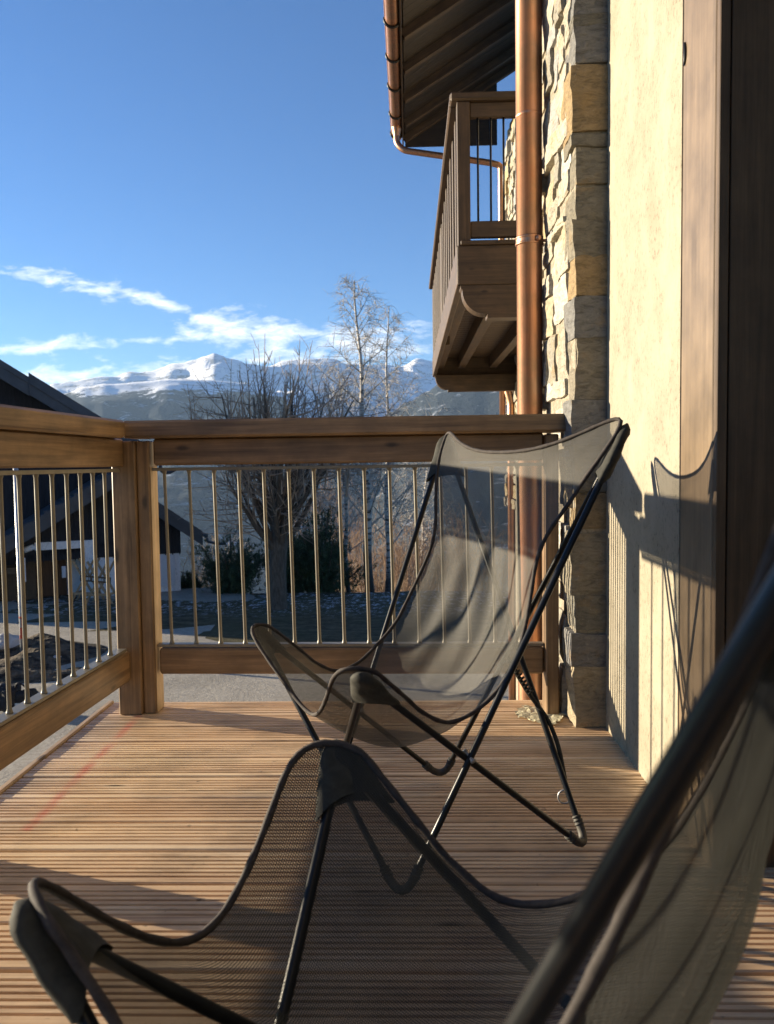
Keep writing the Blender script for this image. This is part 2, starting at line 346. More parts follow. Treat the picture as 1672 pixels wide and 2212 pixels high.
# ------------------------------------------------------------------ terrace deck
def build_deck():
    mb = MB(); pitch = 0.15; y_far = 3.03
    x0, x1 = -1.118, 1.6
    i = 0; y = y_far - 0.005
    while y > -2.2:
        gapw = random.uniform(0.0075, 0.0125); ya = y - 0.15 + gapw
        # cross-section, from near edge (ya) to far edge (y)
        prof = [(ya, -0.028), (ya, -0.003), (ya + 0.003, 0.0)]
        m0 = ya + random.uniform(0.025, 0.028); gp = 0.0178; gd = random.uniform(0.0055, 0.0095)
        for k in range(6):
            g = m0 + k * gp
            prof += [(g - 0.0040, 0.0), (g - 0.0030, -gd), (g + 0.0030, -gd), (g + 0.0040, 0.0)]
        prof += [(y - 0.003, 0.0), (y, -0.003), (y, -0.028)]
        dz = random.uniform(-0.0012, 0.0012); tilt = random.uniform(-0.002, 0.002); off = random.random() * 40
        nx = 2; vs = []; gs = []
        xs = [x0, -0.35, 0.45, x1]; 
        for x in xs:
            for (yy, zz) in prof:
                vs.append((x, yy, zz + dz)); gs.append((x + off, yy, zz))
        n = len(prof); fs = []
        for a in range(len(xs) - 1):
            for k in range(n):
                k2 = (k + 1) % n; fs.append((a * n + k, a * n + k2, a * n + n + k2, a * n + n + k))
        fs += [tuple(range(n)), tuple(range((len(xs) - 1) * n, len(xs) * n))]
        mb.add(vs, fs, gs, (i * 0.137 + 0.05,) * 3); y -= pitch; i += 1
    d = mb.build('deck', 'deck'); struct(d, 'grooved larch boards forming the terrace floor under the sling chairs', 'deck')
    e = MB(); e.box((-1.142, -2.2, -0.03), (-1.121, 3.025, 0.006), 1); e.build('edge_batten', 'rawwood', d)
    j = MB()
    for x in (-1.0, -0.4, 0.2, 0.5): j.box((x - 0.03, -2.2, -0.20), (x + 0.03, 2.98, -0.0285), 1)
    j.box((-1.11, 2.985, -0.22), (0.5, 3.024, -0.03), 0); j.build('joist', 'darkwood', d)
build_deck()

# ------------------------------------------------------------------ terrace railings
def baluster(parent, p, z0, z1, lean=(0, 0)):
    mb = MB(); a = Vector((p[0] + lean[0], p[1] + lean[1], z0)); b = Vector((p[0] - lean[0], p[1] - lean[1], z1)); d = (b - a).normalized()
    mb.tube([a, a + d * 0.004, a + d * 0.014, a + d * 0.05, b - d * 0.05, b - d * 0.014, b - d * 0.004, b], [0.0105, 0.0085, 0.0060, 0.0057, 0.0057, 0.0060, 0.0085, 0.0105], 10)
    return mb.build('baluster', 'balu', parent)
ZT, ZB = 0.868, 0.245      # baluster ends
fr = empty('front_railing', 'brown timber railing across the far end of the terrace with thin metal balusters', 'railing', (-0.2, 2.87, 0))
def F(x, dy, z): return (x + 0.2, dy - 0.022 * (x + 0.93), z)      # local coords; rail runs slightly askew
def fbeam(name, xa, xb, dy, z0, z1, w, m='rail', ch=0.006):
    mb = MB(); zc = (z0 + z1) / 2
    mb.beam(F(xa, dy, zc), F(xb, dy, zc), w, z1 - z0, (0, 0, 1), ch); return mb.build(name, m, fr)
fbeam('handrail', -0.985, 0.545, 0.005, 0.980, 1.040, 0.13, ch=0.008)
fbeam('top_beam', -0.902, 0.462, 0.038, 0.885, 0.9795, 0.045)
fbeam('bottom_beam', -0.902, 0.462, 0.040, 0.139, 0.232, 0.045)
fbeam('metal_strip', -0.91, 0.462, 0.038, 0.866, 0.877, 0.030, 'balu', 0.001)
fbeam('metal_strip', -0.91, 0.462, 0.040, 0.236, 0.246, 0.034, 'balu', 0.001)
for k in range(15):
    x = -0.866 + 0.0889 * k
    q = F(x, 0.039, 0); baluster(fr, q, ZB, ZT, (0.005, 0))
mb = MB(); mb.box((-0.959 + 0.2, 0.003, 0.0), (-0.914 + 0.2, 0.095, 0.972)); mb.build('post', 'rail', fr)
mb = MB(); mb.box((-0.913 + 0.2, 0.010, 0.002), (-0.9115 + 0.2, 0.088, 0.88), ch=0.0003); mb.build('post_side', 'rawwood', fr)
mb = MB(); mb.box((0.464 + 0.2, -0.045, 0.0), (0.508 + 0.2, 0.045, 0.974)); mb.build('post', 'rail', fr)

lr = empty('side_railing', 'brown timber railing along the left edge of the terrace with thin metal balusters', 'railing', (-1.0, 2.855, 0))
LS = 0.0388
def Lp(dx, y, z): return (dx - LS * (2.855 - y) + 0.005, y - 2.855, z)  # dx: offset of inner face from -0.995
def lbeam(name, ya, yb, dx, z0, z1, w, m='rail', ch=0.006):
    mb = MB(); zc = (z0 + z1) / 2; mb.beam(Lp(dx, ya, zc), Lp(dx, yb, zc), w, z1 - z0, (0, 0, 1), ch); return mb.build(name, m, lr)
lbeam('handrail', -2.1, 2.800, -0.035, 0.980, 1.040, 0.13, ch=0.008)
lbeam('top_beam', -2.1, 2.852, -0.0225, 0.882, 0.9795, 0.045)
lbeam('bottom_beam', -2.1, 2.852, -0.0225, 0.125, 0.232, 0.045)
lbeam('metal_strip', -2.1, 2.83, -0.022, 0.864, 0.876, 0.032, 'balu', 0.001)
lbeam('metal_strip', -2.1, 2.83, -0.022, 0.236, 0.246, 0.040, 'balu', 0.001)
ys = [2.735 - 0.0935 * k for k in range(50)]
for y in ys:
    if y < -2.0 or abs(y - 1.78) < 0.05 or abs(y - 0.3) < 0.05: continue
    q = Lp(-0.022, y, 0); baluster(lr, q, ZB, ZT, (0.0, 0))
mb = MB(); mb.box((-0.043, 0.002, 0.0), (0.0405, 0.048, 0.972)); mb.build('post', 'rail', lr)
for y in (1.78, 0.3, -1.3):
    mb = MB(); q = Lp(-0.0675, y, 0); mb.box((q[0] - 0.0225, q[1] - 0.055, 0), (q[0] + 0.0225, q[1] + 0.055, 0.974)); mb.build('post', 'rail', lr)

# ------------------------------------------------------------------ our chalet: stone pier, render, door frame, eaves
house = empty('stone_chalet', 'stone and cream rendered chalet with a timber door frame and dark raftered eaves', 'building', (0.6, 2.7, 0))
HL = Vector((0.6, 2.7, 0))
def hb(mb, name, m, parent=house):
    mb.v = [tuple(Vector(p) - HL) for p in mb.v]; return mb.build(name, m, parent)
GREY = [(0.34, 0.305, 0.24), (0.40, 0.36, 0.29), (0.27, 0.25, 0.205), (0.43, 0.385, 0.295), (0.33, 0.32, 0.30)]
QG = [(0.185, 0.165, 0.125), (0.155, 0.145, 0.12), (0.21, 0.185, 0.14), (0.17, 0.165, 0.155)]
OCH = [(0.27, 0.195, 0.105), (0.42, 0.335, 0.20), (0.38, 0.315, 0.215)]
def stone(mb, lo, hi, tint, rough=0.012, n=(3, 8, 8), seed=0, rnd=0.02):
    """split stone: subdivided box, rounded edges, fractured faces"""
    lo = Vector(lo); hi = Vector(hi); c = (lo + hi) / 2; h = (hi - lo) / 2
    bm = bmesh.new(); idx = {}
    vs = []; fs = []
    def vert(i, j, k):
        key = (i, j, k)
        if key not in idx:
            p = Vector(((i / n[0]) * 2 - 1, (j / n[1]) * 2 - 1, (k / n[2]) * 2 - 1))
            q = Vector((p.x * h.x, p.y * h.y, p.z * h.z))
            # round the corners
            e = [max(0, abs(q[a]) - (h[a] - rnd)) for a in range(3)]
            ex = math.sqrt(sum(x * x for x in e))
            if ex > rnd:
                f = rnd / ex
                for a in range(3): q[a] = math.copysign(max(0, min(abs(q[a]), h[a] - rnd)) + e[a] * f, q[a])
            w = c + q; s1 = w * 7 + Vector((seed * 3.1, seed * 1.7, seed)); s2 = w * 28 + Vector((seed, 3, 9))
            dn = noise.noise_vector(s1) * rough * 1.3 + noise.noise_vector(s2) * rough * 0.55
            st = (noise.cell(Vector((w.y * 9, w.z * 22, seed))) - 0.5) * rough * 0.5
            idx[key] = len(vs); vs.append(w + dn + Vector((st, 0, 0)))
        return idx[key]
    N = n
    for i in (0, N[0]):
        for j in range(N[1]):
            for k in range(N[2]): fs.append((vert(i, j, k), vert(i, j + 1, k), vert(i, j + 1, k + 1), vert(i, j, k + 1)))
    for j in (0, N[1]):
        for i in range(N[0]):
            for k in range(N[2]): fs.append((vert(i, j, k), vert(i + 1, j, k), vert(i + 1, j, k + 1), vert(i, j, k + 1)))
    for k in (0, N[2]):
        for i in range(N[0]):
            for j in range(N[1]): fs.append((vert(i, j, k), vert(i + 1, j, k), vert(i + 1, j + 1, k), vert(i, j + 1, k)))
    bm.free(); mb.add(vs, fs, None, tint, False)
def zq(y): return at(1275, y, 2.69).z
# quoins: image rows of their joints, top to bottom
rows = [(-420, -260, 0), (-250, -120, 1), (-112, -40, 0), (-30, 27, 0), (31, 53, 0), (57, 131, 0), (141, 281, 1), (288, 312, 0), (328, 394, 0), (404, 474, 0), (477, 552, 0), (553, 636, 1),
        (643, 726, 0), (731, 861, 0), (866, 958, 0), (962, 1058, 0), (1065, 1142, 1), (1153, 1288, 0), (1290, 1360, 0), (1370, 1440, 2), (1442, 1568, 3)]
q = MB()
for k, (ya, yb, t) in enumerate(rows):
    tint = random.choice(OCH[:1] + [(0.235, 0.175, 0.10)]) if t == 1 else ((0.17, 0.165, 0.16) if t == 2 else ((0.30, 0.25, 0.17) if t == 3 else random.choice(QG)))
    dx = random.uniform(-0.011, 0.010)
    stone(q, (0.532 + dx, 2.690 + random.uniform(-.004, .003), zq(yb) - 0.004), (0.660, 2.690 + random.uniform(0.10, 0.2), zq(ya) + 0.004), tint, 0.006, (8, 10, 12), k * 1.3, 0.004)
hb(q, 'quoin', 'stone')
q = MB(); q.box((0.539, 2.700, -4.5), (0.66, 3.36, 7.6), ch=0.002)
hb(q, 'mortar_core', 'mortar')
q = MB(); z = -1.2; k = 0
while z < 4.6:
    hgt = random.choice([0.035, 0.05, 0.07, 0.09, 0.12, 0.16]) * random.uniform(0.8, 1.2)
    y = 2.79 + random.uniform(-0.05, 0.06)
    while y < 3.40:
        ln = random.uniform(0.08, 0.30); zz = random.uniform(-0.03, 0.03)
        tint = random.choice(GREY + GREY + OCH[1:] + [(0.42, 0.40, 0.35)])
        pr = random.uniform(-0.010, 0.004)
        stone(q, (0.530 + pr, y, z + zz), (0.62, min(y + ln, 3.44), z + hgt + zz), tint, 0.0075, (3, 9, 9), k * 0.77, 0.007)
        y += ln + random.uniform(0.006, 0.02); k += 1
    z += hgt + random.uniform(0.006, 0.02)
hb(q, 'stone_facing', 'stone')
# recessed main wall further along (holds the upper balcony)
q = MB(); q.box((1.56, 3.3, -4.5), (4.5, 12.85, 5.9), ch=0.002)
q.box((0.66, 2.72, -4.5), (4.5, 3.36, 7.6), ch=0.002); hb(q, 'mortar_core', 'mortar')
q = MB(); z = 0.2
while z < 5.6:
    hgt = random.uniform(0.08, 0.26); y = 10.6
    while y < 12.8:
        ln = random.uniform(0.15, 0.45)
        stone(q, (1.50 + random.uniform(-0.03, 0.03), y, z), (1.62, min(y + ln, 12.9), z + hgt), random.choice(GREY + OCH[1:]), 0.016, (2, 4, 4), k, 0.02)
        y += ln + 0.015; k += 1
    z += hgt + 0.015
hb(q, 'stone_facing', 'stone')
# rendered wall
q = MB(); q.prism([(0.6385, 1.972, -3.6), (0.6385, 2.700, -3.6), (1.2, 2.700, -3.6), (1.2, 1.972, -3.6)], (0, 0, 11.2)); hb(q, 'rendered_wall', 'plaster')
q = MB(); q.prism([(0.6385, -4.2, -3.6), (0.6385, -1.62, -3.6), (1.2, -1.62, -3.6), (1.2, -4.2, -3.6)], (0, 0, 11.2)); hb(q, 'rendered_wall', 'plaster')
q = MB(); q.prism([(0.6385, -1.62, 2.6), (0.6385, 1.972, 2.6), (1.2, 1.972, 2.6), (1.2, -1.62, 2.6)], (0, 0, 5.0)); hb(q, 'rendered_wall', 'plaster')
# door frame and reveal
q = MB(); q.box((0.6405, 1.768, -0.1), (0.82, 1.970, 2.598), ch=0.002); df = hb(q, 'door_frame', 'frame')
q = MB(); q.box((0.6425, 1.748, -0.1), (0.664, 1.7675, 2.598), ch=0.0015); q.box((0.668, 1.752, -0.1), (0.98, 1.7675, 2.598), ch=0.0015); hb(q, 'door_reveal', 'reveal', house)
q = MB(); q.box((0.93, -1.62, 0.02), (0.97, 1.75, 0.10), 1); q.box((0.93, -1.62, 2.48), (0.97, 1.75, 2.598), 1); q.box((0.93, 0.02, 0.1), (0.97, 0.12, 2.48)); q.box((0.93, -1.62, 0.1), (0.97, -1.5, 2.48)); dl = hb(q, 'patio_door', 'darkwood')
q = MB(); q.box((0.945, -1.5, 0.1), (0.955, 1.75, 2.48), ch=0.001); hb(q, 'door_glass', 'glass')
c = onx(1477, 118, 0.6385)     # black crescent standing in for the shade inside a round latch hole
q = MB(); pts = []
for k in range(13):
    a = -math.pi / 2 + math.pi * k / 12; pts.append((0.638, c.y - 0.011 * math.cos(a), c.z + 0.026 * math.sin(a)))
q.tube(pts, [0.001 + 0.0028 * math.sin(math.pi * k / 12) for k in range(13)], 6); hb(q, 'latch_hole_shade', 'blackmetal')
# eaves
ZE, XE = 5.93, -0.03; SL = 0.62; YA, YB = -3.0, 13.45
rf = MB(); th = 0.06
zt = lambda x: ZE + 0.16 + (x - XE) * SL
rf.prism([(XE - 0.12, YA, zt(XE - 0.12)), (4.2, YA, zt(4.2)), (4.2, YA, zt(4.2) + 0.07), (XE - 0.12, YA, zt(XE - 0.12) + 0.07)], (0, YB - YA, 0))
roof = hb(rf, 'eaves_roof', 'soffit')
q = MB(); y = YA
while y < YB:
    q.beam((XE + 0.01, y + 0.07, zt(XE) - 0.012), (2.4, y + 0.07, zt(2.4) - 0.012), 0.14, 0.022, (0, 0, 1), 0.002); y += 0.145
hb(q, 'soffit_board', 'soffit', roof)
for y in (6.8, 7.65, 8.5, 9.35, 10.2, 11.06, 11.94, 12.8, 13.38):
    q = MB(); q.beam((XE, y, zt(XE) - 0.085), (1.9, y, zt(1.9) - 0.085), 0.085, 0.12, (0, 0, 1), 0.006); hb(q, 'rafter', 'darkwood', roof)
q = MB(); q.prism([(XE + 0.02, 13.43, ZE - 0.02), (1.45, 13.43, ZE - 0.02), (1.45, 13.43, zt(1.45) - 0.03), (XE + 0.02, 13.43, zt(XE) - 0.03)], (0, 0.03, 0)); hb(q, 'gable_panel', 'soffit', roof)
q = MB(); q.beam((XE - 0.012, YA, ZE + 0.05), (XE - 0.012, YB, ZE + 0.05), 0.022, 0.22, (0, 0, 1), 0.003); hb(q, 'fascia_board', 'darkwood', roof)

# gutter along the eaves
gx, gz, gr = -0.135, ZE + 0.03, 0.082
gt = empty('copper_gutter', 'half round copper gutter along the dark eaves with a bent drain pipe', 'gutter', (gx, 12.9, gz))
GL = Vector((gx, 12.9, gz))
def gb(mb, name, m): mb.v = [tuple(Vector(p) - GL) for p in mb.v]; return mb.build(name, m, gt)
q = MB(); vs = []; fs = []; yy = [YA, 0, 3, 6, 9, 11, 13.12]; n = 14
for y in yy:
    for k in range(n + 1):
        a = math.pi + math.pi * k / n; vs.append((gx + gr * math.cos(a), y, gz + gr * math.sin(a)))
    for k in range(n + 1):
        a = 2 * math.pi - math.pi * k / n; vs.append((gx + (gr - 0.003) * math.cos(a), y, gz + (gr - 0.003) * math.sin(a)))
W = 2 * n + 2
for i in range(len(yy) - 1):
    for k in range(W): fs.append((i * W + k, i * W + (k + 1) % W, i * W + W + (k + 1) % W, i * W + W + k))
q.add(vs, fs, None, (1, 1, 1), True)
cap = [(gx + gr * math.cos(math.pi + math.pi * k / n), 13.12, gz + gr * math.sin(math.pi + math.pi * k / n)) for k in range(n + 1)]; q.prism(cap, (0, 0.004, 0))
q.tube([(gx - gr, y, gz) for y in (YA, 6, 13.12)], 0.011, 8); gb(q, 'trough', 'copper')
for y in (8.1, 8.92, 9.74, 10.56, 11.36, 12.25, 12.98):
    q = MB(); pts = [(gx + (gr + 0.011) * math.cos(math.pi * 0.93 + math.pi * 1.07 * k / 14), y, gz + (gr + 0.011) * math.sin(math.pi * 0.93 + math.pi * 1.07 * k / 14)) for k in range(15)]
    q.tube(pts, 0.016, 8); gb(q, 'gutter_bracket', 'blackmetal')
dp = [(gx, 12.62, gz - 0.07), (gx, 12.62, gz - 0.30), (gx + 0.10, 12.58, gz - 0.42), (1.26, 12.45, gz - 0.68), (1.40, 12.45, gz - 0.72), (1.40, 12.45, 1.2)]
q = MB(); q.tube(arc(dp, [0, 0.1, 0.16, 0.16, 0.12, 0], 6), 0.046, 14); q.tube([(gx, 12.62, gz - 0.07), (gx, 12.62, gz - 0.20)], [0.075, 0.046], 14, caps=False); gb(q, 'drain_pipe', 'copper')
q = MB(); q.tube([(1.40, 12.45, 4.05), (1.40, 12.45, 4.09)], 0.053, 14); q.tube([(1.40, 12.45, 4.07), (1.55, 12.45, 4.07)], 0.008, 6); gb(q, 'pipe_clamp', 'copper')

# downpipe at the stone pier
px, py = 0.470, 3.235
cp = empty('copper_downpipe', 'thick copper downpipe in front of the stone pier beside the terrace', 'downpipe', (px, py, -3.2), group=None)
CPL = Vector((px, py, -3.2))
def cb(mb, name, m, par=cp): mb.v = [tuple(Vector(p) - CPL) for p in mb.v]; return mb.build(name, m, par)
q = MB(); q.tube([(px, py, -3.2), (px, py, 0), (px, py, 2.193), (px, py, 2.194), (px, py, 5), (px, py, 7.5)], [0.0485, 0.0485, 0.0485, 0.0500, 0.0500, 0.05], 32); cb(q, 'pipe', 'copper')
q = MB(); q.tube([(px, py, 2.187), (px, py, 2.190), (px, py, 2.197), (px, py, 2.200)], [0.0490, 0.0507, 0.0507, 0.0495], 32, caps=False); cb(q, 'pipe_joint', 'copper')
zc = at(1143, 515, 3.19).z
q = MB()
for dz in (-0.011, 0.011): q.tube([(px, py, zc + dz - 0.006), (px, py, zc + dz - 0.003), (px, py, zc + dz + 0.003), (px, py, zc + dz + 0.006)], [0.0500, 0.0535, 0.0535, 0.0500], 32, caps=False)
q.tube([(px, py, zc - 0.009), (px, py, zc + 0.009)], 0.0515, 32, caps=False)
q.tube([(px + 0.045, py - 0.01, zc), (0.56, py - 0.01, zc)], 0.006, 8)
clamp = cb(q, 'clamp', 'copper')
q = MB(); q.tube([(px + 0.028, py - 0.047, zc), (px + 0.029, py - 0.052, zc), (px + 0.031, py - 0.060, zc), (px + 0.0312, py - 0.0605, zc)], [0.013, 0.013, 0.008, 0.004], 12)
cb(q, 'clamp_bolt', 'copper', clamp)
# small lower pipe with a bent head, under the balcony
lp = empty('copper_pipe_bend', 'short copper pipe with bent head under the far end of the upper balcony', 'downpipe', (1.36, 12.0, -3.2))
q = MB(); b0 = at(1096, 838, 12.0); b1 = at(1104, 862, 12.0)
q.tube([Vector(p) - Vector((1.36, 12.0, -3.2)) for p in arc([(b0.x - 0.04, 12.0, b0.z + 0.02), (b0.x, 12.0, b0.z), (b1.x, 12.0, b1.z - 0.05), (b1.x, 12.0, -3.2)], 0.06, 5)], 0.055, 12); q.build('pipe', 'copper', lp)

# ------------------------------------------------------------------ upper balcony
BY0, BY1 = 5.72, 11.75; BX = 0.345; BZ = 2.37
bal = empty('upper_balcony', 'dark timber balcony with corbels projecting from the chalet above the terrace', 'balcony', (BX, BY0, 2.1))
BL = Vector((BX, BY0, 2.1))
def bb_(mb, name, m='darkwood', par=bal): mb.v = [tuple(Vector(p) - BL) for p in mb.v]; return mb.build(name, m, par)
q = MB(); q.box((BX, BY0, BZ - 0.275), (1.52, BY0 + 0.045, BZ - 0.012), 0); bb_(q, 'fascia_board')
q = MB(); q.box((BX - 0.005, BY0 + 0.002, BZ - 0.275), (BX + 0.04, BY1, BZ - 0.012), 1); bb_(q, 'fascia_board')
q = MB(); y = BY0 - 0.02
while y < BY1: q.box((BX + 0.02, y, BZ - 0.011), (1.54, y + 0.14, BZ + 0.017), 0); y += 0.146
bb_(q, 'floor')
for x in (BX + 0.10, 0.74, 1.18):
    q = MB(); q.box((x - 0.05, BY0 + 0.16, BZ - 0.17), (x + 0.05, BY1 - 0.12, BZ - 0.012), 1); bb_(q, 'joist')
q = MB(); q.box((BX, BY1 - 0.045, BZ - 0.278), (1.52, BY1 - 0.001, BZ - 0.012), 0); bb_(q, 'fascia_board')
def corbel(y, t=0.14):
    zt_, zb = BZ - 0.278, BZ - 0.50
    pr = [(1.55, zt_), (BX + 0.02, zt_), (BX + 0.02, zt_ - 0.02)]
    for k in range(9):
        a = math.pi / 2 * k / 8; pr.append((BX + 0.03 + 0.155 * (1 - math.cos(a)), zt_ - 0.03 - 0.165 * math.sin(a)))
    pr += [(BX + 0.20, zb + 0.03), (BX + 0.20, zb), (1.55, zb)]
    q = MB(); q.prism([(x, y, z) for x, z in pr], (0, t, 0)); return bb_(q, 'corbel')
corbel(BY0 + 0.01); corbel(BY1 - 0.25)
hz = 3.37
q = MB(); q.box((BX - 0.045, BY0 - 0.02, hz - 0.055), (1.54, BY0 + 0.10, hz), 0, 0.012); bb_(q, 'handrail')
q = MB(); q.box((BX - 0.045, BY0 + 0.101, hz - 0.055), (BX + 0.075, BY1, hz), 1, 0.012); bb_(q, 'handrail')
for x0_, y0_ in ((BX + 0.002, BY0 + 0.003), (BX + 0.002, 8.7), (BX + 0.002, BY1 - 0.1)):
    q = MB(); q.box((x0_, y0_, BZ - 0.26), (x0_ + 0.088, y0_ + 0.088, hz - 0.056)); bb_(q, 'post')
q = MB(); q.box((BX + 0.092, BY0 + 0.02, hz - 0.155), (1.54, BY0 + 0.065, hz - 0.058), 0); bb_(q, 'top_beam')
q = MB(); q.box((BX + 0.092, BY0 + 0.02, BZ + 0.045), (1.54, BY0 + 0.065, BZ + 0.155), 0); bb_(q, 'bottom_beam')
q = MB(); q.box((BX + 0.02, BY0 + 0.095, hz - 0.155), (BX + 0.06, BY1 - 0.1, hz - 0.058), 1); bb_(q, 'top_beam')
q = MB(); q.box((BX + 0.02, BY0 + 0.095, BZ + 0.045), (BX + 0.06, BY1 - 0.1, BZ + 0.155), 1); bb_(q, 'bottom_beam')
for k in range(12):
    x = BX + 0.145 + 0.0875 * k
    q = MB(); q.tube([(x, BY0 + 0.042, BZ + 0.15), (x, BY0 + 0.042, hz - 0.15)], 0.0075, 8); bb_(q, 'baluster', 'blackmetal')
y = BY0 + 0.35
while y < BY1 - 0.2:
    if abs(y - 8.74) > 0.08:
        q = MB(); q.box((BX + 0.005, y - 0.045, BZ - 0.01), (BX + 0.028, y + 0.045, hz - 0.06)); bb_(q, 'slat')
    y += 0.36

# ------------------------------------------------------------------ sling chairs
EDGE = [(-.307, .353, .967), (-.262, .312, .895), (-.222, .268, .80), (-.190, .224, .72), (-.168, .212, .66), (-.145, .222, .60), (-.115, .238, .53), (-.078, .250, .46),
        (-.025, .258, .405), (.035, .254, .365), (.10, .250, .352), (.16, .250, .382), (.20, .252, .418), (.245, .258, .458), (.285, .265, .490), (.320, .268, .505)]
CENT = [(-.245, 0, .905), (-.240, 0, .85), (-.232, 0, .78), (-.222, 0, .71), (-.212, 0, .64), (-.198, 0, .57), (-.178, 0, .50), (-.150, 0, .43),
        (-.110, 0, .36), (-.060, 0, .30), (-.005, 0, .256), (.06, 0, .230), (.12, 0, .236), (.18, 0, .262), (.24, 0, .30), (.292, 0, .338)]
def crom(P, t):
    n = len(P) - 1; x = max(0, min(1, t)) * n; i = min(int(x), n - 1); f = x - i
    p0, p1, p2, p3 = P[max(i - 1, 0)], P[i], P[i + 1], P[min(i + 2, n)]
    return (p1 * 2 + (p2 - p0) * f + (p0 * 2 - p1 * 5 + p2 * 4 - p3) * f * f + (p1 * 3 - p0 - p2 * 3 + p3) * f ** 3) * 0.5
def make_chair(label, loc, rz, shape, seed, hubs=None, front=(0, 0), dd_=.26, tipy=0, cloth='mesh', wrap=0.0):
    af, wf, zf, ab, wb, zb, gf, gb_, hw = shape
    t = empty('sling_chair', label, 'chair', loc, rz, 'mesh sling chairs on the terrace')
    Vt = Vector
    T1 = Vt((-ab, wb, zb)); T2 = Vt((-ab, -wb, zb)); T4 = Vt((af, wf, zf)); T3 = Vt((af, -wf, zf))
    G1 = Vt((gf, hw, .012)); G4 = Vt((gf, -hw, .012)); G2 = Vt((-gb_, hw, .012)); G3 = Vt((-gb_, -hw, .012))
    if hubs: G1, G2, G3, G4 = [Vt((a_, b_, .012)) for a_, b_ in hubs]
    d1 = T1 - Vt(EDGE[0]); d4 = T4 - Vt((.314, .265, .497))
    E_ = [Vt(p) + d1 * (1 - i / 15) ** 2 + d4 * (i / 15) ** 2 for i, p in enumerate(EDGE)]
    E_[0] = E_[0] + (E_[0] - E_[2]).normalized() * .062; E_[15] = E_[15] + (E_[15] - E_[13]).normalized() * .046
    C_ = [Vt(p) + Vt((d1.x, 0, d1.z)) * (1 - i / 15) ** 2 + Vt((d4.x, 0, d4.z * -.2)) * (i / 15) ** 2 for i, p in enumerate(CENT)]
    C_ = [p + Vt((front[0], 0, front[1])) * max(0, (i - 9) / 6) ** 1.5 for i, p in enumerate(C_)]
    rs = random.Random(seed)
    def surf(u, v, off=0.0):
        e = crom(E_, u); c = crom(C_, u); a = abs(v)
        ends = max(0, 1 - min(u, 1 - u) / 0.16)
        pw = 1.75 + (0.6 if u < .5 else 0) * ends; g = a ** pw
        if u > .5:
            hy = (math.sqrt(a * a + dd_ * dd_) - dd_) / (math.sqrt(1 + dd_ * dd_) - dd_); w_ = min(1, max(0, (u - .66) / .24)); w_ = w_ * w_ * (3 - 2 * w_); g = g * (1 - w_) + hy * w_
        x = c.x + (e.x - c.x) * g; z = c.z + (e.z - c.z) * g; y = e.y * v
        if tipy and v > 0 and u < .12: tk_ = (1 - u / .12) ** 1.5 * v ** 4; y += tipy * tk_; z += .012 * tk_
        # soft folds in the hanging back and seat
        fold = 0.006 * math.sin(17 * v + 2.2 * math.sin(3 * u * math.pi + seed)) * math.exp(-((u - .42) / .22) ** 2) * (1 - a ** 3)
        fold += 0.005 * noise.noise(Vt((u * 5, v * 3.4, seed * 7.7))) + 0.0022 * noise.noise(Vt((u * 14, v * 11, seed * 3.3)))
        fold += 0.004 * math.sin(26 * (a - 0.7 * u) + 4 * u) * max(0, 1 - abs(u - .5) / .3) * a * (1 - a)
        fold *= (1 - a ** 5) * min(1, 12 * min(u, 1 - u))
        x += fold * (1 - u) * 1.3; z += fold * u
        return Vt((x, y, z))
    NU, NV = 72, 40
    def rc(u, v):          # round off the four corners of the cloth
        ru, rv = 0.085, 0.36
        U, V = 2 * u - 1, v
        au, av = abs(U), abs(V)
        if au > 1 - 2 * ru and av > 1 - rv:
            x = (au - (1 - 2 * ru)) / (2 * ru); y = (av - (1 - rv)) / rv
            x2 = x * math.sqrt(max(0, 1 - y * y / 2)); y2 = y * math.sqrt(max(0, 1 - x * x / 2))
            k = 1.0
            x = x * (1 - k) + x2 * k; y = y * (1 - k) + y2 * k
            au = 1 - 2 * ru + x * 2 * ru; av = 1 - rv + y * rv
        return (math.copysign(au, U) + 1) / 2, math.copysign(av, V)
    vs = []; gs = []
    for i in range(NU + 1):
        for j in range(NV + 1):
            u, v = rc(i / NU, j / NV * 2 - 1); p = surf(u, v); vs.append(p); gs.append((u * 1.15, v * 0.28, 0))
    fs = [(i * (NV + 1) + j, i * (NV + 1) + j + 1, (i + 1) * (NV + 1) + j + 1, (i + 1) * (NV + 1) + j) for i in range(NU) for j in range(NV)]
    mb = MB(); mb.add(vs, fs, gs, (1, 1, 1), True); sling = mb.build('sling', cloth, t)
    ring = [(0, j) for j in range(NV + 1)] + [(i, NV) for i in range(1, NU + 1)] + [(NU, j) for j in range(NV - 1, -1, -1)] + [(i, 0) for i in range(NU - 1, 0, -1)]
    loop = [vs[i * (NV + 1) + j] for i, j in ring]
    mb = MB(); mb.tube(loop, [0.0047 + 0.0005 * math.sin(k * 1.9) for k in range(len(loop))], 7, closed=True); mb.build('piping', 'piping', sling)
    # two bent tube loops
    dn = Vt((0, 0, -0.026))
    inn = lambda p, k: p + (Vt((0.002, -math.copysign(0.012, p.y), -0.020)) if p.z > .8 else Vt((-0.012, -math.copysign(0.002, p.y), -0.027)))
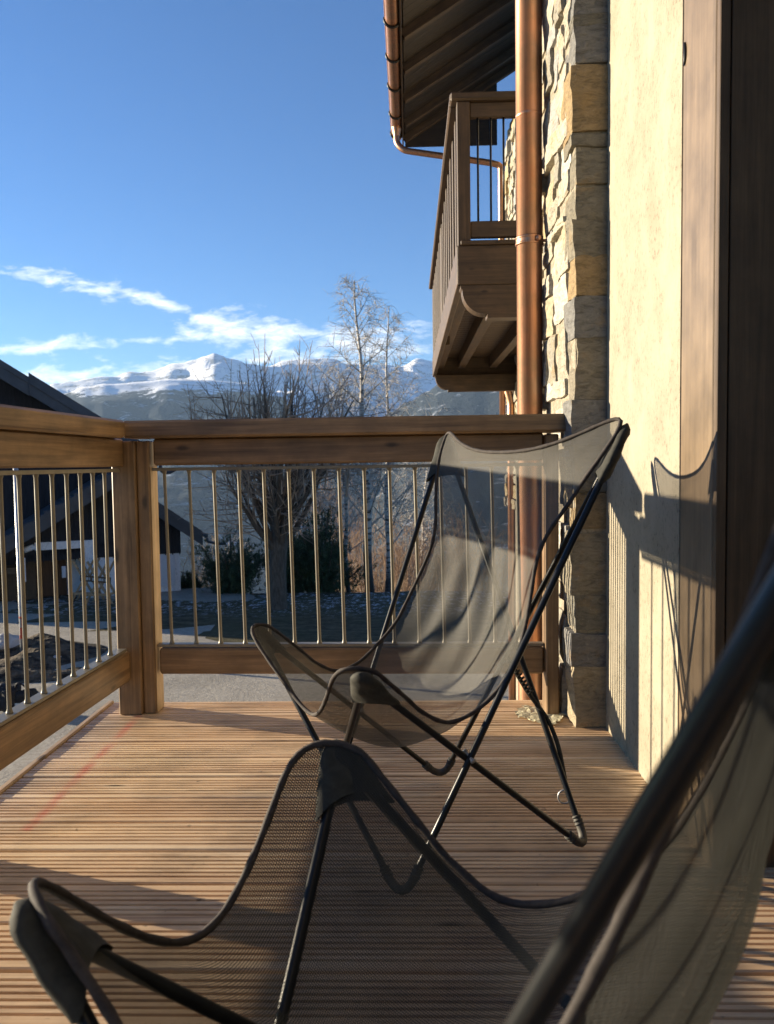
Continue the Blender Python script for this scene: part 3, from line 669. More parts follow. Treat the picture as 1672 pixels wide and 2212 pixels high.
    def uloop(Ta, Ga, Tb, Gb):
        pts = []
        Ta, Tb = inn(Ta, 0), inn(Tb, 0)
        P = [Ta, Ga, Tb, Gb]
        out = []
        for i in range(4):
            a, b, c = P[i - 1], P[i], P[(i + 1) % 4]
            r = 0.055 if b.z > .1 else 0.075
            A = b + (a - b).normalized() * r; B = b + (c - b).normalized() * r
            cen = b.copy()
            if b.z > .1: cen = b + ((A + B) / 2 - b) * -0.15
            else: cen = b + ((A + B) / 2 - b) * -0.35; cen.z = max(cen.z, -0.018)
            for k in range(9):
                tt = k / 8; out.append(A * (1 - tt) ** 2 + cen * 2 * tt * (1 - tt) + B * tt * tt)
        return out
    RT = 0.0072
    for (a, b, c, d) in ((T1, G1, T3, G3), (T2, G2, T4, G4)):
        pl = uloop(a, b, c, d)
        mn = min(p.z for p in pl); sh = max(0, RT + 0.002 - mn)
        pl = [p + Vt((0, 0, sh * max(0, 1 - p.z / .3))) for p in pl]
        mb = MB(); mb.tube(pl, RT, 12, closed=True); fm = mb.build('tube_frame', 'tube', t)
        for g in (1, 3):
            seg = pl[g * 9:g * 9 + 9]
            m2 = MB(); m2.tube(seg, [RT + .0022] * 9, 12)
            for e in (0, -1):
                dd = (seg[1] - seg[0]).normalized() if e == 0 else (seg[-2] - seg[-1]).normalized()
                b0 = seg[e]
                for kk in (0, 0.008, 0.016): m2.tube([b0 + dd * (kk), b0 + dd * (kk + .002), b0 + dd * (kk + .005), b0 + dd * (kk + .006)], [RT + .001, RT + .0038, RT + .0038, RT + .001], 12)
            m2.build('foot_sleeve', 'rubber', fm)
    # fabric pockets sleeved over the four tube bends
    for (T_, Ga, Gb) in ((T1, G1, G3), (T2, G2, G4), (T4, G2, G4), (T3, G1, G3)):
        Pc = inn(T_, 0); a_ = (Ga - Pc).normalized(); b_ = (Gb - Pc).normalized(); m_ = ((a_ + b_) / 2).normalized(); sp_ = (a_ - b_).length / 2; mj = (a_ - b_).normalized(); mn_ = m_.cross(mj).normalized()
        Ls = (.15 if wrap else .115) if T_.z > .8 else .062; vs2 = []; NS, NC = 12, 20
        for i in range(NS + 1):
            f = i / NS; s0_ = -.014 if T_.z > .8 else -.026; s_ = s0_ + (Ls - s0_) * f; rd = math.sqrt(max(0.02, 1 - (1 - min(1, f / .22)) ** 2))
            ma = wrap * rd if wrap and T_.z > .8 else ((s_ - s0_) * sp_ * (1 if T_.z > .8 else .80) + (.019 if T_.z > .8 else .020)) * rd; mi = (.0125 + .004 * f) * rd
            for k in range(NC):
                an = 2 * math.pi * k / NC; q = Pc + m_ * s_ + mj * ma * math.cos(an) + mn_ * mi * math.sin(an)
                q += (mn_ * noise.noise(q * 38 + Vt((seed, 0, 0))) * .004 + m_ * .010 * math.cos(2 * an) * f)
                vs2.append(q)
        fs2 = [(i * NC + k, i * NC + (k + 1) % NC, (i + 1) * NC + (k + 1) % NC, (i + 1) * NC + k) for i in range(NS) for k in range(NC)] + [tuple(range(NC))]
        mb = MB(); mb.add(vs2, fs2, None, (1, 1, 1), True); mb.build('pocket', 'pocket', sling)
    # pivot rivets where the legs cross
    for s in (1, -1):
        a0, a1 = (T1 if s > 0 else T2), (G1 if s > 0 else G4); b0, b1 = (T4 if s > 0 else T3), (G2 if s > 0 else G3)
        best = min(((a0.lerp(a1, i / 60) - b0.lerp(b1, j / 60)).xz.length if False else ((a0.lerp(a1, i / 60).x - b0.lerp(b1, j / 60).x) ** 2 + (a0.lerp(a1, i / 60).z - b0.lerp(b1, j / 60).z) ** 2), i, j) for i in range(61) for j in range(61))
        p, r = a0.lerp(a1, best[1] / 60), b0.lerp(b1, best[2] / 60)
        dd = (p - r).normalized()
        mb = MB(); mb.tube([r - dd * 0.010, p + dd * 0.010], 0.0035, 8); mb.tube([p + dd * 0.0085, p + dd * 0.011], 0.006, 10); mb.tube([r - dd * 0.0085, r - dd * 0.011], 0.006, 10); mb.build('pivot_rivet', 'galv', t)
    # tie strap on the back leg with a ring
    a, b = T2, G2
    s0 = a.lerp(b, 0.60) + Vt((0.06, 0.02, 0.012)); s1 = a.lerp(b, 0.74) + Vt((-0.014, 0.004, 0)); s2 = a.lerp(b, 0.80) + Vt((-0.016, 0.004, 0)); s3 = a.lerp(b, 0.885) + Vt((-0.008, -0.012, 0))
    mb = MB(); mb.tube(arc([s0, s0.lerp(s1, .5) + Vt((0.0, 0, -.012)), s1, s2, s3], 0.03, 5), 0.0055, 8)
    for k in range(10): 
        p = s0.lerp(s1, 0.06 + k * 0.055); dd = (s1 - s0).normalized(); mb.tube([p, p + dd * .004], 0.0085, 8)
    st = mb.build('strap', 'pocket', t)
    c = s3 + Vt((0, -0.006, -0.024)); wd = (Matrix.Rotation(-rz, 3, 'Z') @ Vt((1, 0, 0)))
    mb = MB(); mb.tube([c + wd * (0.015 * math.cos(k / 16 * 2 * math.pi)) + Vt((0, 0, 0.016 * math.sin(k / 16 * 2 * math.pi))) for k in range(16)], 0.0022, 6, closed=True); mb.build('strap_ring', 'galv', st)
    return t
make_chair('dark mesh sling chair seen whole, standing before the far railing', (.025, 1.92, 0), -2.584, (.314, .265, .497, .307, .353, .967, .223, .249, .276), 1, ((.218, .256), (-.25, .287), (-.213, -.237), (.135, -.237)), tipy=.04)
make_chair('dark mesh sling chair nearest the viewer, cut off by the picture edges', (.086, .689, 0), 2.619, (.35, .226, .524, .30, .354, .97, .182, .252, .275), 4, None, (.04, .034), .42, 0, 'shadedmesh', .042)

# scrap of masking paper under the right railing post
mb = MB(); vs = []; nx, ny = 16, 12
for i in range(nx + 1):
    for j in range(ny + 1):
        x = -0.075 + 0.17 * i / nx; y = -0.10 + 0.19 * j / ny + 0.02 * math.sin(i * .5)
        vs.append((x + 0.02 * noise.noise(Vector((i * .8, j * .7, 2))), y + 0.02 * noise.noise(Vector((i * .7, j * .9, 9))), 0.004 + 0.008 * abs(noise.noise(Vector((x * 30, y * 26, 5)))) + 0.003 * abs(noise.noise(Vector((x * 70, y * 60, 1))))))
fs = [(i * (ny + 1) + j, i * (ny + 1) + j + 1, (i + 1) * (ny + 1) + j + 1, (i + 1) * (ny + 1) + j) for i in range(nx) for j in range(ny) if (i + j) > 3 and (nx - i + j) > 4 and i + ny - j > 4]
mb.add(vs, fs); pp = mb.build('masking_paper', 'paper', None, (0.435, 2.83, 0)); tag(pp, 'crumpled yellowish masking paper lying at the foot of the right railing post', 'paper')

# ------------------------------------------------------------------ ground, driveway, heap
GZ = -3.2
def gh(x, y):
    z = GZ
    if y > 26: z -= 0.30 * (y - 26) + 0.0006 * (y - 26) ** 2 if y < 160 else 0.30 * 134 + 0.0006 * 134 ** 2 + 0.42 * (y - 160)
    z += 0.16 * noise.noise(Vector((x * .11, y * .11, 3))) * min(1, max(0, (y - 18) / 5)) + 0.05 * noise.noise(Vector((x * .6, y * .6, 8))) * min(1, max(0, (y - 18.5) / 2))
    return max(z, -430 + 6 * noise.noise(Vector((x * .004, y * .004, 1))))
def grid(xs, ys, fn):
    mb = MB(); vs = [(x, y, fn(x, y)) for y in ys for x in xs]; n = len(xs)
    fs = [(j * n + i, j * n + i + 1, (j + 1) * n + i + 1, (j + 1) * n + i) for j in range(len(ys) - 1) for i in range(n - 1)]
    mb.add(vs, fs, None, (1, 1, 1), True); return mb
def spread(a, b, n, p): return [math.copysign(abs(t) ** p, t) for t in [-1 + 2 * k / (n - 1) for k in range(n)]] and [((a + b) / 2 + (b - a) / 2 * math.copysign(abs(-1 + 2 * k / (n - 1)) ** p, -1 + 2 * k / (n - 1))) for k in range(n)]
xs = spread(-2600, 2600, 121, 3.2); ys = [-60, -30, -12] + [-4 + k for k in range(60)] + [58, 62, 68, 76, 88, 104, 125, 150, 180, 220, 280, 360, 480, 640, 850, 1150, 1500, 2000, 2600]
g = grid(xs, ys, gh).build('ground', 'lawn'); struct(g, 'winter lawn with frost and snow crumbs, falling to the valley beyond the trees', 'ground')
def dz(x, y): return GZ + 0.012
mb = MB()
poly = [(-60, -14), (40, -14), (40, 18.6), (4, 18.7), (-4.2, 18.55), (-4.9, 19.2), (-5.1, 21.5), (-4.6, 23.6), (-4.9, 25.5), (-6.4, 27.6), (-14, 24.6), (-12.4, 19.5), (-10.5, 17.2), (-11, 15.9), (-60, 15.5)]
mb.add([(x, y, GZ + 0.012) for x, y in poly], [tuple(range(len(poly)))])
d = mb.build('driveway', 'asphalt'); struct(d, 'worn asphalt driveway between the terrace and the dark chalet', 'driveway')
def mound(name, label, cat, cx, cy, rx, ry, h, m, seed):
    n = 26; vs = []
    for j in range(n + 1):
        for i in range(n + 1):
            x = -1 + 2 * i / n; y = -1 + 2 * j / n; r = min(1, math.hypot(x, y))
            z = h * max(0, 1 - r * r) * (0.7 + 0.9 * noise.noise(Vector((x * 1.7, y * 1.7, seed)))) + 0.09 * noise.noise(Vector((x * 6, y * 6, seed))) * (1 - r) + 0.05 * noise.noise(Vector((x * 14, y * 14, seed))) * (1 - r)
            vs.append((x * rx, y * ry, z - 0.03))
    mb = MB(); mb.add(vs, [(j * (n + 1) + i, j * (n + 1) + i + 1, (j + 1) * (n + 1) + i + 1, (j + 1) * (n + 1) + i) for j in range(n) for i in range(n)])
    o = mb.build(name, m, None, (cx, cy, GZ)); return tag(o, label, cat)
p = onz(85, 1415, GZ); mound('soil_heap', 'low heap of dug earth around the foot of the metal pole', 'soil', p.x - 0.3, p.y, 1.9, 1.5, 0.38, 'soil', 3)
p = onz(60, 1455, GZ); mound('soil_heap', 'low spread of dug earth in front of the metal pole, nearer the bag', 'soil', p.x - 0.1, p.y - 0.1, 1.6, 0.9, 0.22, 'soil', 8)
def rock(p, r, label, seed):
    bm = bmesh.new(); bmesh.ops.create_icosphere(bm, subdivisions=3, radius=1)
    for v in bm.verts:
        k = 1 + 0.35 * noise.noise(v.co * 1.3 + Vector((seed, 0, 0))) + 0.12 * noise.noise(v.co * 4 + Vector((0, seed, 0)))
        v.co = Vector((v.co.x * r * k, v.co.y * r * .8 * k, v.co.z * r * .75 * k))
    me = bpy.data.meshes.new('rock'); bm.to_mesh(me); bm.free(); me.materials.append(M['rock']); o = bpy.data.objects.new('rock', me); COL.objects.link(o)
    o.location = (p.x, p.y, p.z); return tag(o, label, 'rock', 'rocks on the dug earth')
p = onz(14, 1412, GZ); rock(p + Vector((0, 0, .2)), 0.34, 'large pale angular rock at the left edge on the dug earth', 1)
p = onz(122, 1430, GZ); rock(p + Vector((0, 0, .06)), 0.11, 'small pale rock on the dug earth, right of the metal pole', 5)

# metal pole with red marks
p = onz(50, 1420, GZ); PZ = p.z; poleh = 4.1
po = empty('metal_pole', 'grey galvanised pole with red paint marks near its foot, set in the dug earth', 'pole', p)
q = MB(); q.tube([(0, 0, -.1), (0, 0, 1), (0, 0, poleh - .01), (0, 0, poleh)], [.052, .052, .052, .03], 16); q.build('shaft', 'galv', po)
q = MB()
for z0, z1, a0, a1 in ((0.86, 0.90, -2.9, 0.2), (0.70, 0.84, -1.2, -.2), (0.42, 0.66, -2.0, -1.1), (.40, .5, -3.2, -2.3)):
    n = 8; vs = [(0.0545 * math.cos(a0 + (a1 - a0) * k / n), 0.0545 * math.sin(a0 + (a1 - a0) * k / n), z) for z in (z0, z1) for k in range(n + 1)]
    q.add(vs, [(k, k + 1, n + 2 + k, n + 1 + k) for k in range(n)])
q.build('red_marks', 'redpaint', po)
q = MB(); q.tube([(0, 0, .845), (0, 0, .862)], .056, 16); q.build('band', 'blackmetal', po)

# black bag
p = onz(42, 1543, GZ)
bg = empty('black_bag', 'black soft travel bag standing on the asphalt below the terrace', 'bag', p)
def lump(cx, cy, cz, rx, ry, rz_, seed, k=0.3):
    bm = bmesh.new(); bmesh.ops.create_icosphere(bm, subdivisions=4, radius=1)
    mb = MB(); vs = []
    for v in bm.verts:
        c = v.co; e = 1 + k * noise.noise(c * 1.6 + Vector((seed, 1, 0))) + .1 * noise.noise(c * 5 + Vector((0, seed, 0)))
        sq = lambda t: math.copysign(abs(t) ** .72, t)
        vs.append((cx + sq(c.x) * rx * e, cy + sq(c.y) * ry * e, max(0.005, cz + sq(c.z) * rz_ * e)))
    for i, v in enumerate(bm.verts): v.index = i
    fs = [tuple(v.index for v in f.verts) for f in bm.faces]; bm.free(); mb.add(vs, fs, None, (1, 1, 1), True); return mb
lump(-0.17, 0, .27, .20, .16, .25, 2).build('body', 'bag', bg)
lump(0.12, 0.02, .20, .19, .16, .21, 6).build('side_pouch', 'bag', bg)
q = MB(); q.tube(arc([(-.05, -.05, .40), (.02, -.08, .56), (.14, -.06, .50), (.2, -.05, .33)], .08, 5), .016, 8); q.build('strap', 'bag', bg)
q = MB(); q.box((.02, -.188, .06), (.10, -.18, .24), ch=.002); q.build('label_patch', 'label', bg)

# ------------------------------------------------------------------ dark chalet next door
CHR = R_(27)
ch = empty('dark_chalet', 'neighbouring chalet with black timber cladding, grey fascias and a white rendered base', 'building', (-9.0, 26.0, GZ), CHR)
CL = Vector((-9.0, 26.0, GZ)); CRI = Matrix.Rotation(-CHR, 3, 'Z')
def lat(x, y, yl):        # photo point on the chalet's own plane at local depth yl
    nrm = Vector((-math.sin(CHR), math.cos(CHR), 0)); d = ray(x, y); t = (nrm.dot(CL - CAM) + yl) / nrm.dot(d)
    return CRI @ (CAM + d * t - CL)
def nb(mb, name, m, par=ch): return mb.build(name, m, par)
Yw = 0.0; Yr = -0.6; GZ_ = 0.0
ap = lat(245, 1030, Yr); er = lat(437, 1156, Yr); slope = (er.z - ap.z) / (er.x - ap.x)
el = Vector((ap.x - 4.6, Yr, ap.z - 4.6 * 0.60))
wr = lat(391, 1200, Yw).x; wl = ap.x - 4.2; zmid = lat(380, 1195, Yw).z
def roofz(x): return ap.z + (x - ap.x) * slope if x > ap.x else ap.z + (ap.x - x) * -0.60
# walls
q = MB(); q.prism([(wl, Yw, zmid), (wr, Yw, zmid), (wr, Yw, roofz(wr) - .28), (ap.x, Yw, ap.z - .28), (wl, Yw, roofz(wl) - .28)], (0, 9, 0))
for k in range(46):
    x = wl + 0.05 + k * 0.23
    if x < wr - 0.03: q.box((x, Yw - 0.022, zmid - 0.04), (x + .035, Yw + .01, roofz(x + .02) - .34), ch=.002)
nb(q, 'cladding', 'chboard')
dxl, dxr = lat(96, 1250, Yw).x, lat(186, 1250, Yw).x; dzt = lat(130, 1186, Yw).z
q = MB(); q.box((dxr, Yw + 0.03, -.2), (wr - .03, Yw + 8.9, zmid - .002), ch=.002); q.box((wl, Yw + 1.0, -.2), (dxr - .002, Yw + 8.9, zmid - .003), ch=.002)
q.box((wl, Yw + .03, -.2), (dxl - 1.3, Yw + 0.998, zmid - .004), ch=.002)
nb(q, 'wall', 'white')
q = MB(); q.box((dxl - .25, Yw - .10, dzt), (dxr + .30, Yw + .029, dzt + .24), ch=.01); q.box((dxr - .02, Yw - .10, 0), (dxr + .30, Yw + .029, dzt - .001), ch=.01)
q.tube([(dxl - .25, Yw - .04, dzt + .12), (dxl - .55, Yw - .04, dzt + .02)], .09, 10); dr = nb(q, 'door_surround', 'white')
q = MB(); q.box((dxl - .2, Yw + .93, 0), (dxr - .5, Yw + .99, dzt + .1), ch=.01); nb(q, 'door', 'chdoor')
q = MB(); q.box((dxl - 1.25, Yw + .60, 0), (dxl - .21, Yw + .66, dzt), ch=.01); q.box((dxl - 1.3, Yw - .01, .9), (dxl - .6, Yw + .05, 1.1), 0); nb(q, 'timber_panel', 'darkwood')
q = MB(); q.box((lat(48, 1270, Yw).x, Yw - .06, lat(48, 1257, Yw).z), (lat(57, 1270, Yw).x, Yw - .02, lat(48, 1205, Yw).z), ch=.005); nb(q, 'notice_plate', 'white')
# meter box with wire basket
a, b = lat(218 * .6102 * 1.0 + 0, 1250, Yw), None
mx0, mx1 = lat(134, 1250, Yw - .1).x, lat(143, 1250, Yw - .1).x
q = MB(); q.box((mx0, Yw - .16, lat(138, 1247, Yw).z), (mx1, Yw - .101, lat(138, 1222, Yw).z), ch=.01); nb(q, 'meter_box', 'louvre')
# louvred utility door on the right end
ux0, ux1 = lat(343, 1230, Yw).x, lat(378, 1230, Yw).x; uz0, uz1 = lat(360, 1266, Yw).z, lat(360, 1199, Yw).z
q = MB(); q.box((ux0, Yw - .02, uz0), (ux1, Yw + .028, uz1), ch=.005); ud = nb(q, 'utility_door', 'louvre')
q = MB()
for k in range(7): q.box((ux0 + .12, Yw - .035, uz0 + .12 + k * .07), (ux1 - .1, Yw - .021, uz0 + .155 + k * .07), 0, .003)
nb(q, 'louvre_slats', 'louvre', ud)
# lower roof
q = MB(); tk = .16
def roofslab(mb, A, B, y0, y1, t): mb.prism([A, B, B + Vector((0, 0, t)), A + Vector((0, 0, t))], (0, y1 - y0, 0))
roofslab(q, Vector((ap.x, Yr, ap.z)), Vector((er.x, Yr, er.z)), Yr, 9.6, .10); roofslab(q, Vector((el.x, Yr, el.z)), Vector((ap.x - .001, Yr, ap.z)), Yr, 9.6, .10)
nn = 16
for k in range(nn):          # rake tiles stepping down the left slope
    t0 = k / nn; t1 = (k + 1) / nn; A = Vector((ap.x, 0, ap.z)).lerp(Vector((el.x, 0, el.z)), t0); B = Vector((ap.x, 0, ap.z)).lerp(Vector((el.x, 0, el.z)), t1)
    for dy in range(3): q.prism([(A.x, Yr - .02 + dy * .5, A.z + .105), (B.x, Yr - .02 + dy * .5, B.z + .105), (B.x, Yr - .02 + dy * .5, B.z + .20), (A.x, Yr - .02 + dy * .5, A.z + .13)], (0, .49, 0))
lroof = nb(q, 'roof', 'rooftile')
bw = .34
for (A, B) in ((ap, er), (ap, el)):
    q = MB(); q.prism([(A.x, Yr - .05, A.z - bw), (B.x, Yr - .05, B.z - bw), (B.x, Yr - .05, B.z + .10), (A.x, Yr - .05, A.z + .10)], (0, .045, 0))
    q.prism([(A.x, Yr - .075, A.z - .05), (B.x, Yr - .075, B.z - .05), (B.x, Yr - .075, B.z + .13), (A.x, Yr - .075, A.z + .13)], (0, .024, 0)); nb(q, 'barge_board', 'barge', lroof)
q = MB(); g1 = lat(440, 1140, Yr + .2); q.tube(arc([(er.x + .02, Yr - .1, er.z + .02), (er.x + .13, Yr - .1, er.z - .06), (er.x + .13, Yr - .1, er.z - .2), (er.x + .45, Yr - .1, er.z - .3), (er.x + .75, Yr - .1, er.z - .31)], .08, 4), .045, 8)
q.tube([(er.x + .09, Yr - .15, er.z + .0), (er.x + .09, 9.6, er.z + .0)], .07, 8); nb(q, 'gutter', 'barge', lroof)
# upper gable behind
Yu = 1.7; Yv = 2.5
ue = lat(338, 990, Yu); us = (lat(205, 909, Yu).z - ue.z) / (lat(205, 909, Yu).x - ue.x); ux = ue.x - 6.2
ua = Vector((ux, Yu, ue.z + us * (ux - ue.x))); ul = Vector((ux - 5.2, Yu, ua.z - 5.2 * abs(us)))
def uz(x): return ue.z + us * (x - ue.x) if x > ux else ua.z - abs(us) * (ux - x)
wr2 = ue.x - 1.0
q = MB(); q.prism([(ux - 4.6, Yv, 0), (wr2, Yv, 0), (wr2, Yv, uz(wr2) - .3), (ux, Yv, ua.z - .3), (ux - 4.6, Yv, uz(ux - 4.6) - .3)], (0, 8, 0))
for k in range(38):
    x = wr2 - .1 - k * .25; q.box((x, Yv - .02, 1), (x + .03, Yv + .01, uz(x) - .4), ch=.002)
nb(q, 'cladding', 'chboard')
q = MB(); roofslab(q, ua, ue, Yu, 11, .12); roofslab(q, ul, ua - Vector((.001, 0, 0)), Yu, 11, .12); uroof = nb(q, 'roof', 'rooftile')
q = MB(); st = lat(62, 820, Yu).x
def bar(mb, x0, x1, dyf, lo, hi): mb.prism([(x0, Yu - dyf, uz(x0) + lo), (x1, Yu - dyf, uz(x1) + lo), (x1, Yu - dyf, uz(x1) + hi), (x0, Yu - dyf, uz(x0) + hi)], (0, .06, 0))
bar(q, ux, st, .08, -.50, .02); bar(q, ux, st, .12, -.10, .10)
bar(q, st, ue.x, .10, -.46, .16); bar(q, st, ue.x, .14, -.10, .24)
q.box((st - .001, Yu - .14, uz(st) - .46), (st + .03, Yu - .0, uz(st) + .24), ch=.003); bar(q, ux - 5.2, ux, .08, -.4, .1); nb(q, 'barge_board', 'barge', uroof)
q = MB(); q.tube(arc([(ue.x + .08, Yu - .1, ue.z + .02), (ue.x + .12, Yu - .1, ue.z - .45), (ue.x + .4, Yu - .1, ue.z - .5), (ue.x + .62, Yu - .1, ue.z - .38)], .1, 4), .06, 8); q.tube([(ue.x + .08, Yu, ue.z), (ue.x + .08, 11, ue.z)], .07, 8); nb(q, 'gutter', 'barge', uroof)

# sawhorses by the white wall
def sawhorse(pxs, yb, ht, label, tilt):
    b = onz(pxs, yb, GZ); t = empty('sawhorse', label, 'sawhorse', b, tilt, 'sawhorses by the white chalet wall')
    for y in (0.0, .55):
        for s in (1, -1):
            q = MB(); q.beam((-.42 * s, y, 0), (.30 * s, y + .04 * s, ht), .055, .07, (0, 1, 0), .004); q.build('crossed_leg', 'sawn', t)
    for s, z in ((1, .28), (-1, .28)):
        q = MB(); q.beam((-.27 * s, -.05, z), (-.27 * s, .6, z), .03, .08); q.build('rail', 'sawn', t)
    q = MB(); q.beam((-.40, -.05, .30), (.40, -.05, .30), .03, .08); q.build('brace', 'sawn', t)
    return t
s1 = sawhorse(183, 1303, 1.30, 'crossed timber sawhorse next to the meter box on the chalet wall', .05)
s2 = sawhorse(214, 1306, 1.30, 'crossed timber sawhorse carrying a dark lettered plank', -.05)
b = at(205, 1252, 22.9); q = MB(); q.beam((b.x - .42, b.y, b.z + .05), (b.x + .45, b.y, b.z - .03), .03, .17); sg = q.build('plank_sign', 'darkwood'); tag(sg, 'dark plank with worn pale lettering resting across the two sawhorses', 'sign')
q = MB()
for k, w in enumerate((.05, .07, .03, .06, .05, .08, .05, .06)): 
    x = b.x - .34 + k * .09; q.box((x, b.y - .019, b.z + .0 - k * .008), (x + w, b.y - .0155, b.z + .075 - k * .008), ch=.001)
q.build('lettering', 'label', sg)

# ------------------------------------------------------------------ trees and brush
def branch_pts(p, d, L, n, wob, rs, lift=0.0):
    pts = [p.copy()]; d = d.normalized()
    for i in range(n):
        d = (d + Vector((rs.uniform(-wob, wob), rs.uniform(-wob, wob), rs.uniform(-wob, wob) + lift))).normalized()
        p = p + d * (L / n); pts.append(p.copy())
    return pts, d
def perp(d, rs):
    a = Vector((rs.uniform(-1, 1), rs.uniform(-1, 1), rs.uniform(-1, 1))); a = a - d * a.dot(d); return a.normalized()
def tree_obj(name, label, cat, loc, group=None): return empty(name, label, cat, loc, 0, group)
def twig(mb, pts, r0, r1, n=4):
    k = len(pts) - 1; mb.tube(pts, [r0 + (r1 - r0) * i / k for i in range(k + 1)], n, caps=False)

def pollard(loc, seed):
    rs = random.Random(seed); t = tree_obj('bare_tree', 'bare many-stemmed tree with a thick trunk and upright shoots, before the dark pines', 'tree', loc)
    tr = MB(); cr = MB()
    tr.tube([(0, 0, -.2), (0, 0, 0), (.03, 0, .3), (.05, 0, 1.2), (.10, .02, 2.0), (.12, 0, 2.6)], [.40, .36, .27, .24, .25, .20], 12)
    for k in range(24):
        an = k / 24 * 6.283 + rs.uniform(-.3, .3); out = rs.uniform(.25, 1.0) if k % 3 else rs.uniform(1.0, 1.7)
        p = Vector((.1, 0, 1.5 + rs.uniform(0, 1.0))); d = Vector((math.cos(an) * out * .8, math.sin(an) * out * .7, 1))
        L = rs.uniform(3.2, 5.2) if out < 1 else rs.uniform(2.4, 3.4)
        pts, _ = branch_pts(p, d, L, 8, .08, rs, .08)
        k2 = len(pts) - 1; r0 = rs.uniform(.07, .12); tr.tube(pts, [r0 * (1 - i / k2) + .014 for i in range(k2 + 1)], 6, caps=False)
        for m in range(14):
            i = rs.randint(1, k2 - 1); q = pts[i].lerp(pts[i + 1], rs.random()); dd = (pts[i + 1] - pts[i]).normalized()
            if rs.random() < .55: d2 = perp(dd, rs) * .55 + dd * .6 + Vector((0, 0, .7)); lf = .14
            else: d2 = Vector((math.cos(an), math.sin(an) * .7, 0)) * rs.uniform(.5, 1.4) + perp(dd, rs) * .7 + Vector((0, 0, .1)); lf = .05
            L2 = rs.uniform(.7, 2.1); p2, _ = branch_pts(q, d2, L2, 6, .09, rs, lf); twig(cr, p2, .018, .006)
            for w in range(4):
                i2 = rs.randint(1, 5); q2 = p2[i2]; dd2 = (p2[i2 + 1] - p2[i2]).normalized() if i2 < 6 else Vector((0, 0, 1))
                p3, _ = branch_pts(q2, dd2 + perp(dd2, rs) * .9 + Vector((0, 0, .15)), rs.uniform(.25, .8), 3, .2, rs, .08); twig(cr, p3, .009, .005, 3)
    for k in range(52):      # upright water shoots
        an = rs.uniform(0, 6.283); r = rs.uniform(.2, 2.2); p = Vector((math.cos(an) * r, math.sin(an) * r * .7, rs.uniform(3.2, 4.6)))
        p2, _ = branch_pts(p, Vector((math.cos(an) * .12, math.sin(an) * .12, 1)), rs.uniform(1.6, 3.3) * (1.15 - r * .22), 7, .05, rs, .05); twig(cr, p2, .022, .007)
        for w in range(12):
            q2 = p2[rs.randint(1, 6)]; p3, _ = branch_pts(q2, perp(Vector((0, 0, 1)), rs) * .7 + Vector((0, 0, .7)), rs.uniform(.15, .55), 3, .15, rs, .15); twig(cr, p3, .009, .005, 3)
    tr.build('trunk', 'bark', t); cr.build('crown', 'twig', t)
p = onz(598, 1316, GZ); pollard(p + Vector((0, 0, -.05)), 11)

def birch(label, loc, H, seed, lean=(0, 0), r=.10, dens=1.0):
    rs = random.Random(seed); t = tree_obj('birch_tree', label, 'tree', loc, 'bare birches beyond the lawn')
    tr = MB(); cr = MB(); n = 14
    pts = [Vector((lean[0] * (i / n) ** 1.3 * H + .05 * math.sin(i * 1.1 + seed), lean[1] * i / n * H, H * i / n)) for i in range(n + 1)]
    tr.tube(pts, [r * (1 - .92 * (i / n)) + .006 for i in range(n + 1)], 8)
    nb_ = int(46 * dens)
    for k in range(nb_):
        f = .22 + .76 * k / nb_; x = f * n; i = min(int(x), n - 1); q = pts[i].lerp(pts[i + 1], x - i); an = k * 2.4 + rs.uniform(-.4, .4)
        L = (1 - f) ** .75 * H * .34 * rs.uniform(.7, 1.15) + .25
        p1, d1 = branch_pts(q, Vector((math.cos(an), math.sin(an), rs.uniform(.7, 1.3))), L, 7, .10, rs, .03)
        (tr if L > 1.6 else cr).tube(p1, [max(.006, r * .30 * (1 - f * .6) * (1 - j / 7.5)) for j in range(8)], 4, caps=False)
        for m in range(int(11 * dens + L * 3)):
            j = rs.randint(1, 6); q2 = p1[j].lerp(p1[j + 1], rs.random()); dd = (p1[j + 1] - p1[j]).normalized()
            p2, _ = branch_pts(q2, dd * .7 + perp(dd, rs) * .8, rs.uniform(.25, .9) * (.4 + L * .3), 4, .18, rs, -.06); twig(cr, p2, .009, .0045, 3)
            for w in range(3):
                q3 = p2[rs.randint(1, 4)]; p3, _ = branch_pts(q3, perp(dd, rs) + dd * .4, rs.uniform(.15, .45), 2, .2, rs, -.12); twig(cr, p3, .0055, .004, 3)
    tr.build('trunk', 'birch', t); cr.build('crown', 'birchtwig', t)
def gpos(x, Y): 
    a = at(x, 1300, Y); return Vector((a.x, Y, gh(a.x, Y) - .05))
birch('tallest bare birch with a white trunk, rising well above the railing', gpos(800, 26.5), 10.1, 3, (-.033, 0), .15, .85)
birch('slender bare birch nearest the upper balcony', gpos(838, 31), 11.6, 5, (.012, 0), .12, .8)
birch('shorter bare birch between the many-stemmed tree and the tallest birch', gpos(752, 29), 8.6, 8, (-.02, 0), .09, .8)
birch('low leaning bare birch right of the slender one, under the balcony corner', gpos(905, 36), 8.6, 14, (.06, 0), .10, .8)

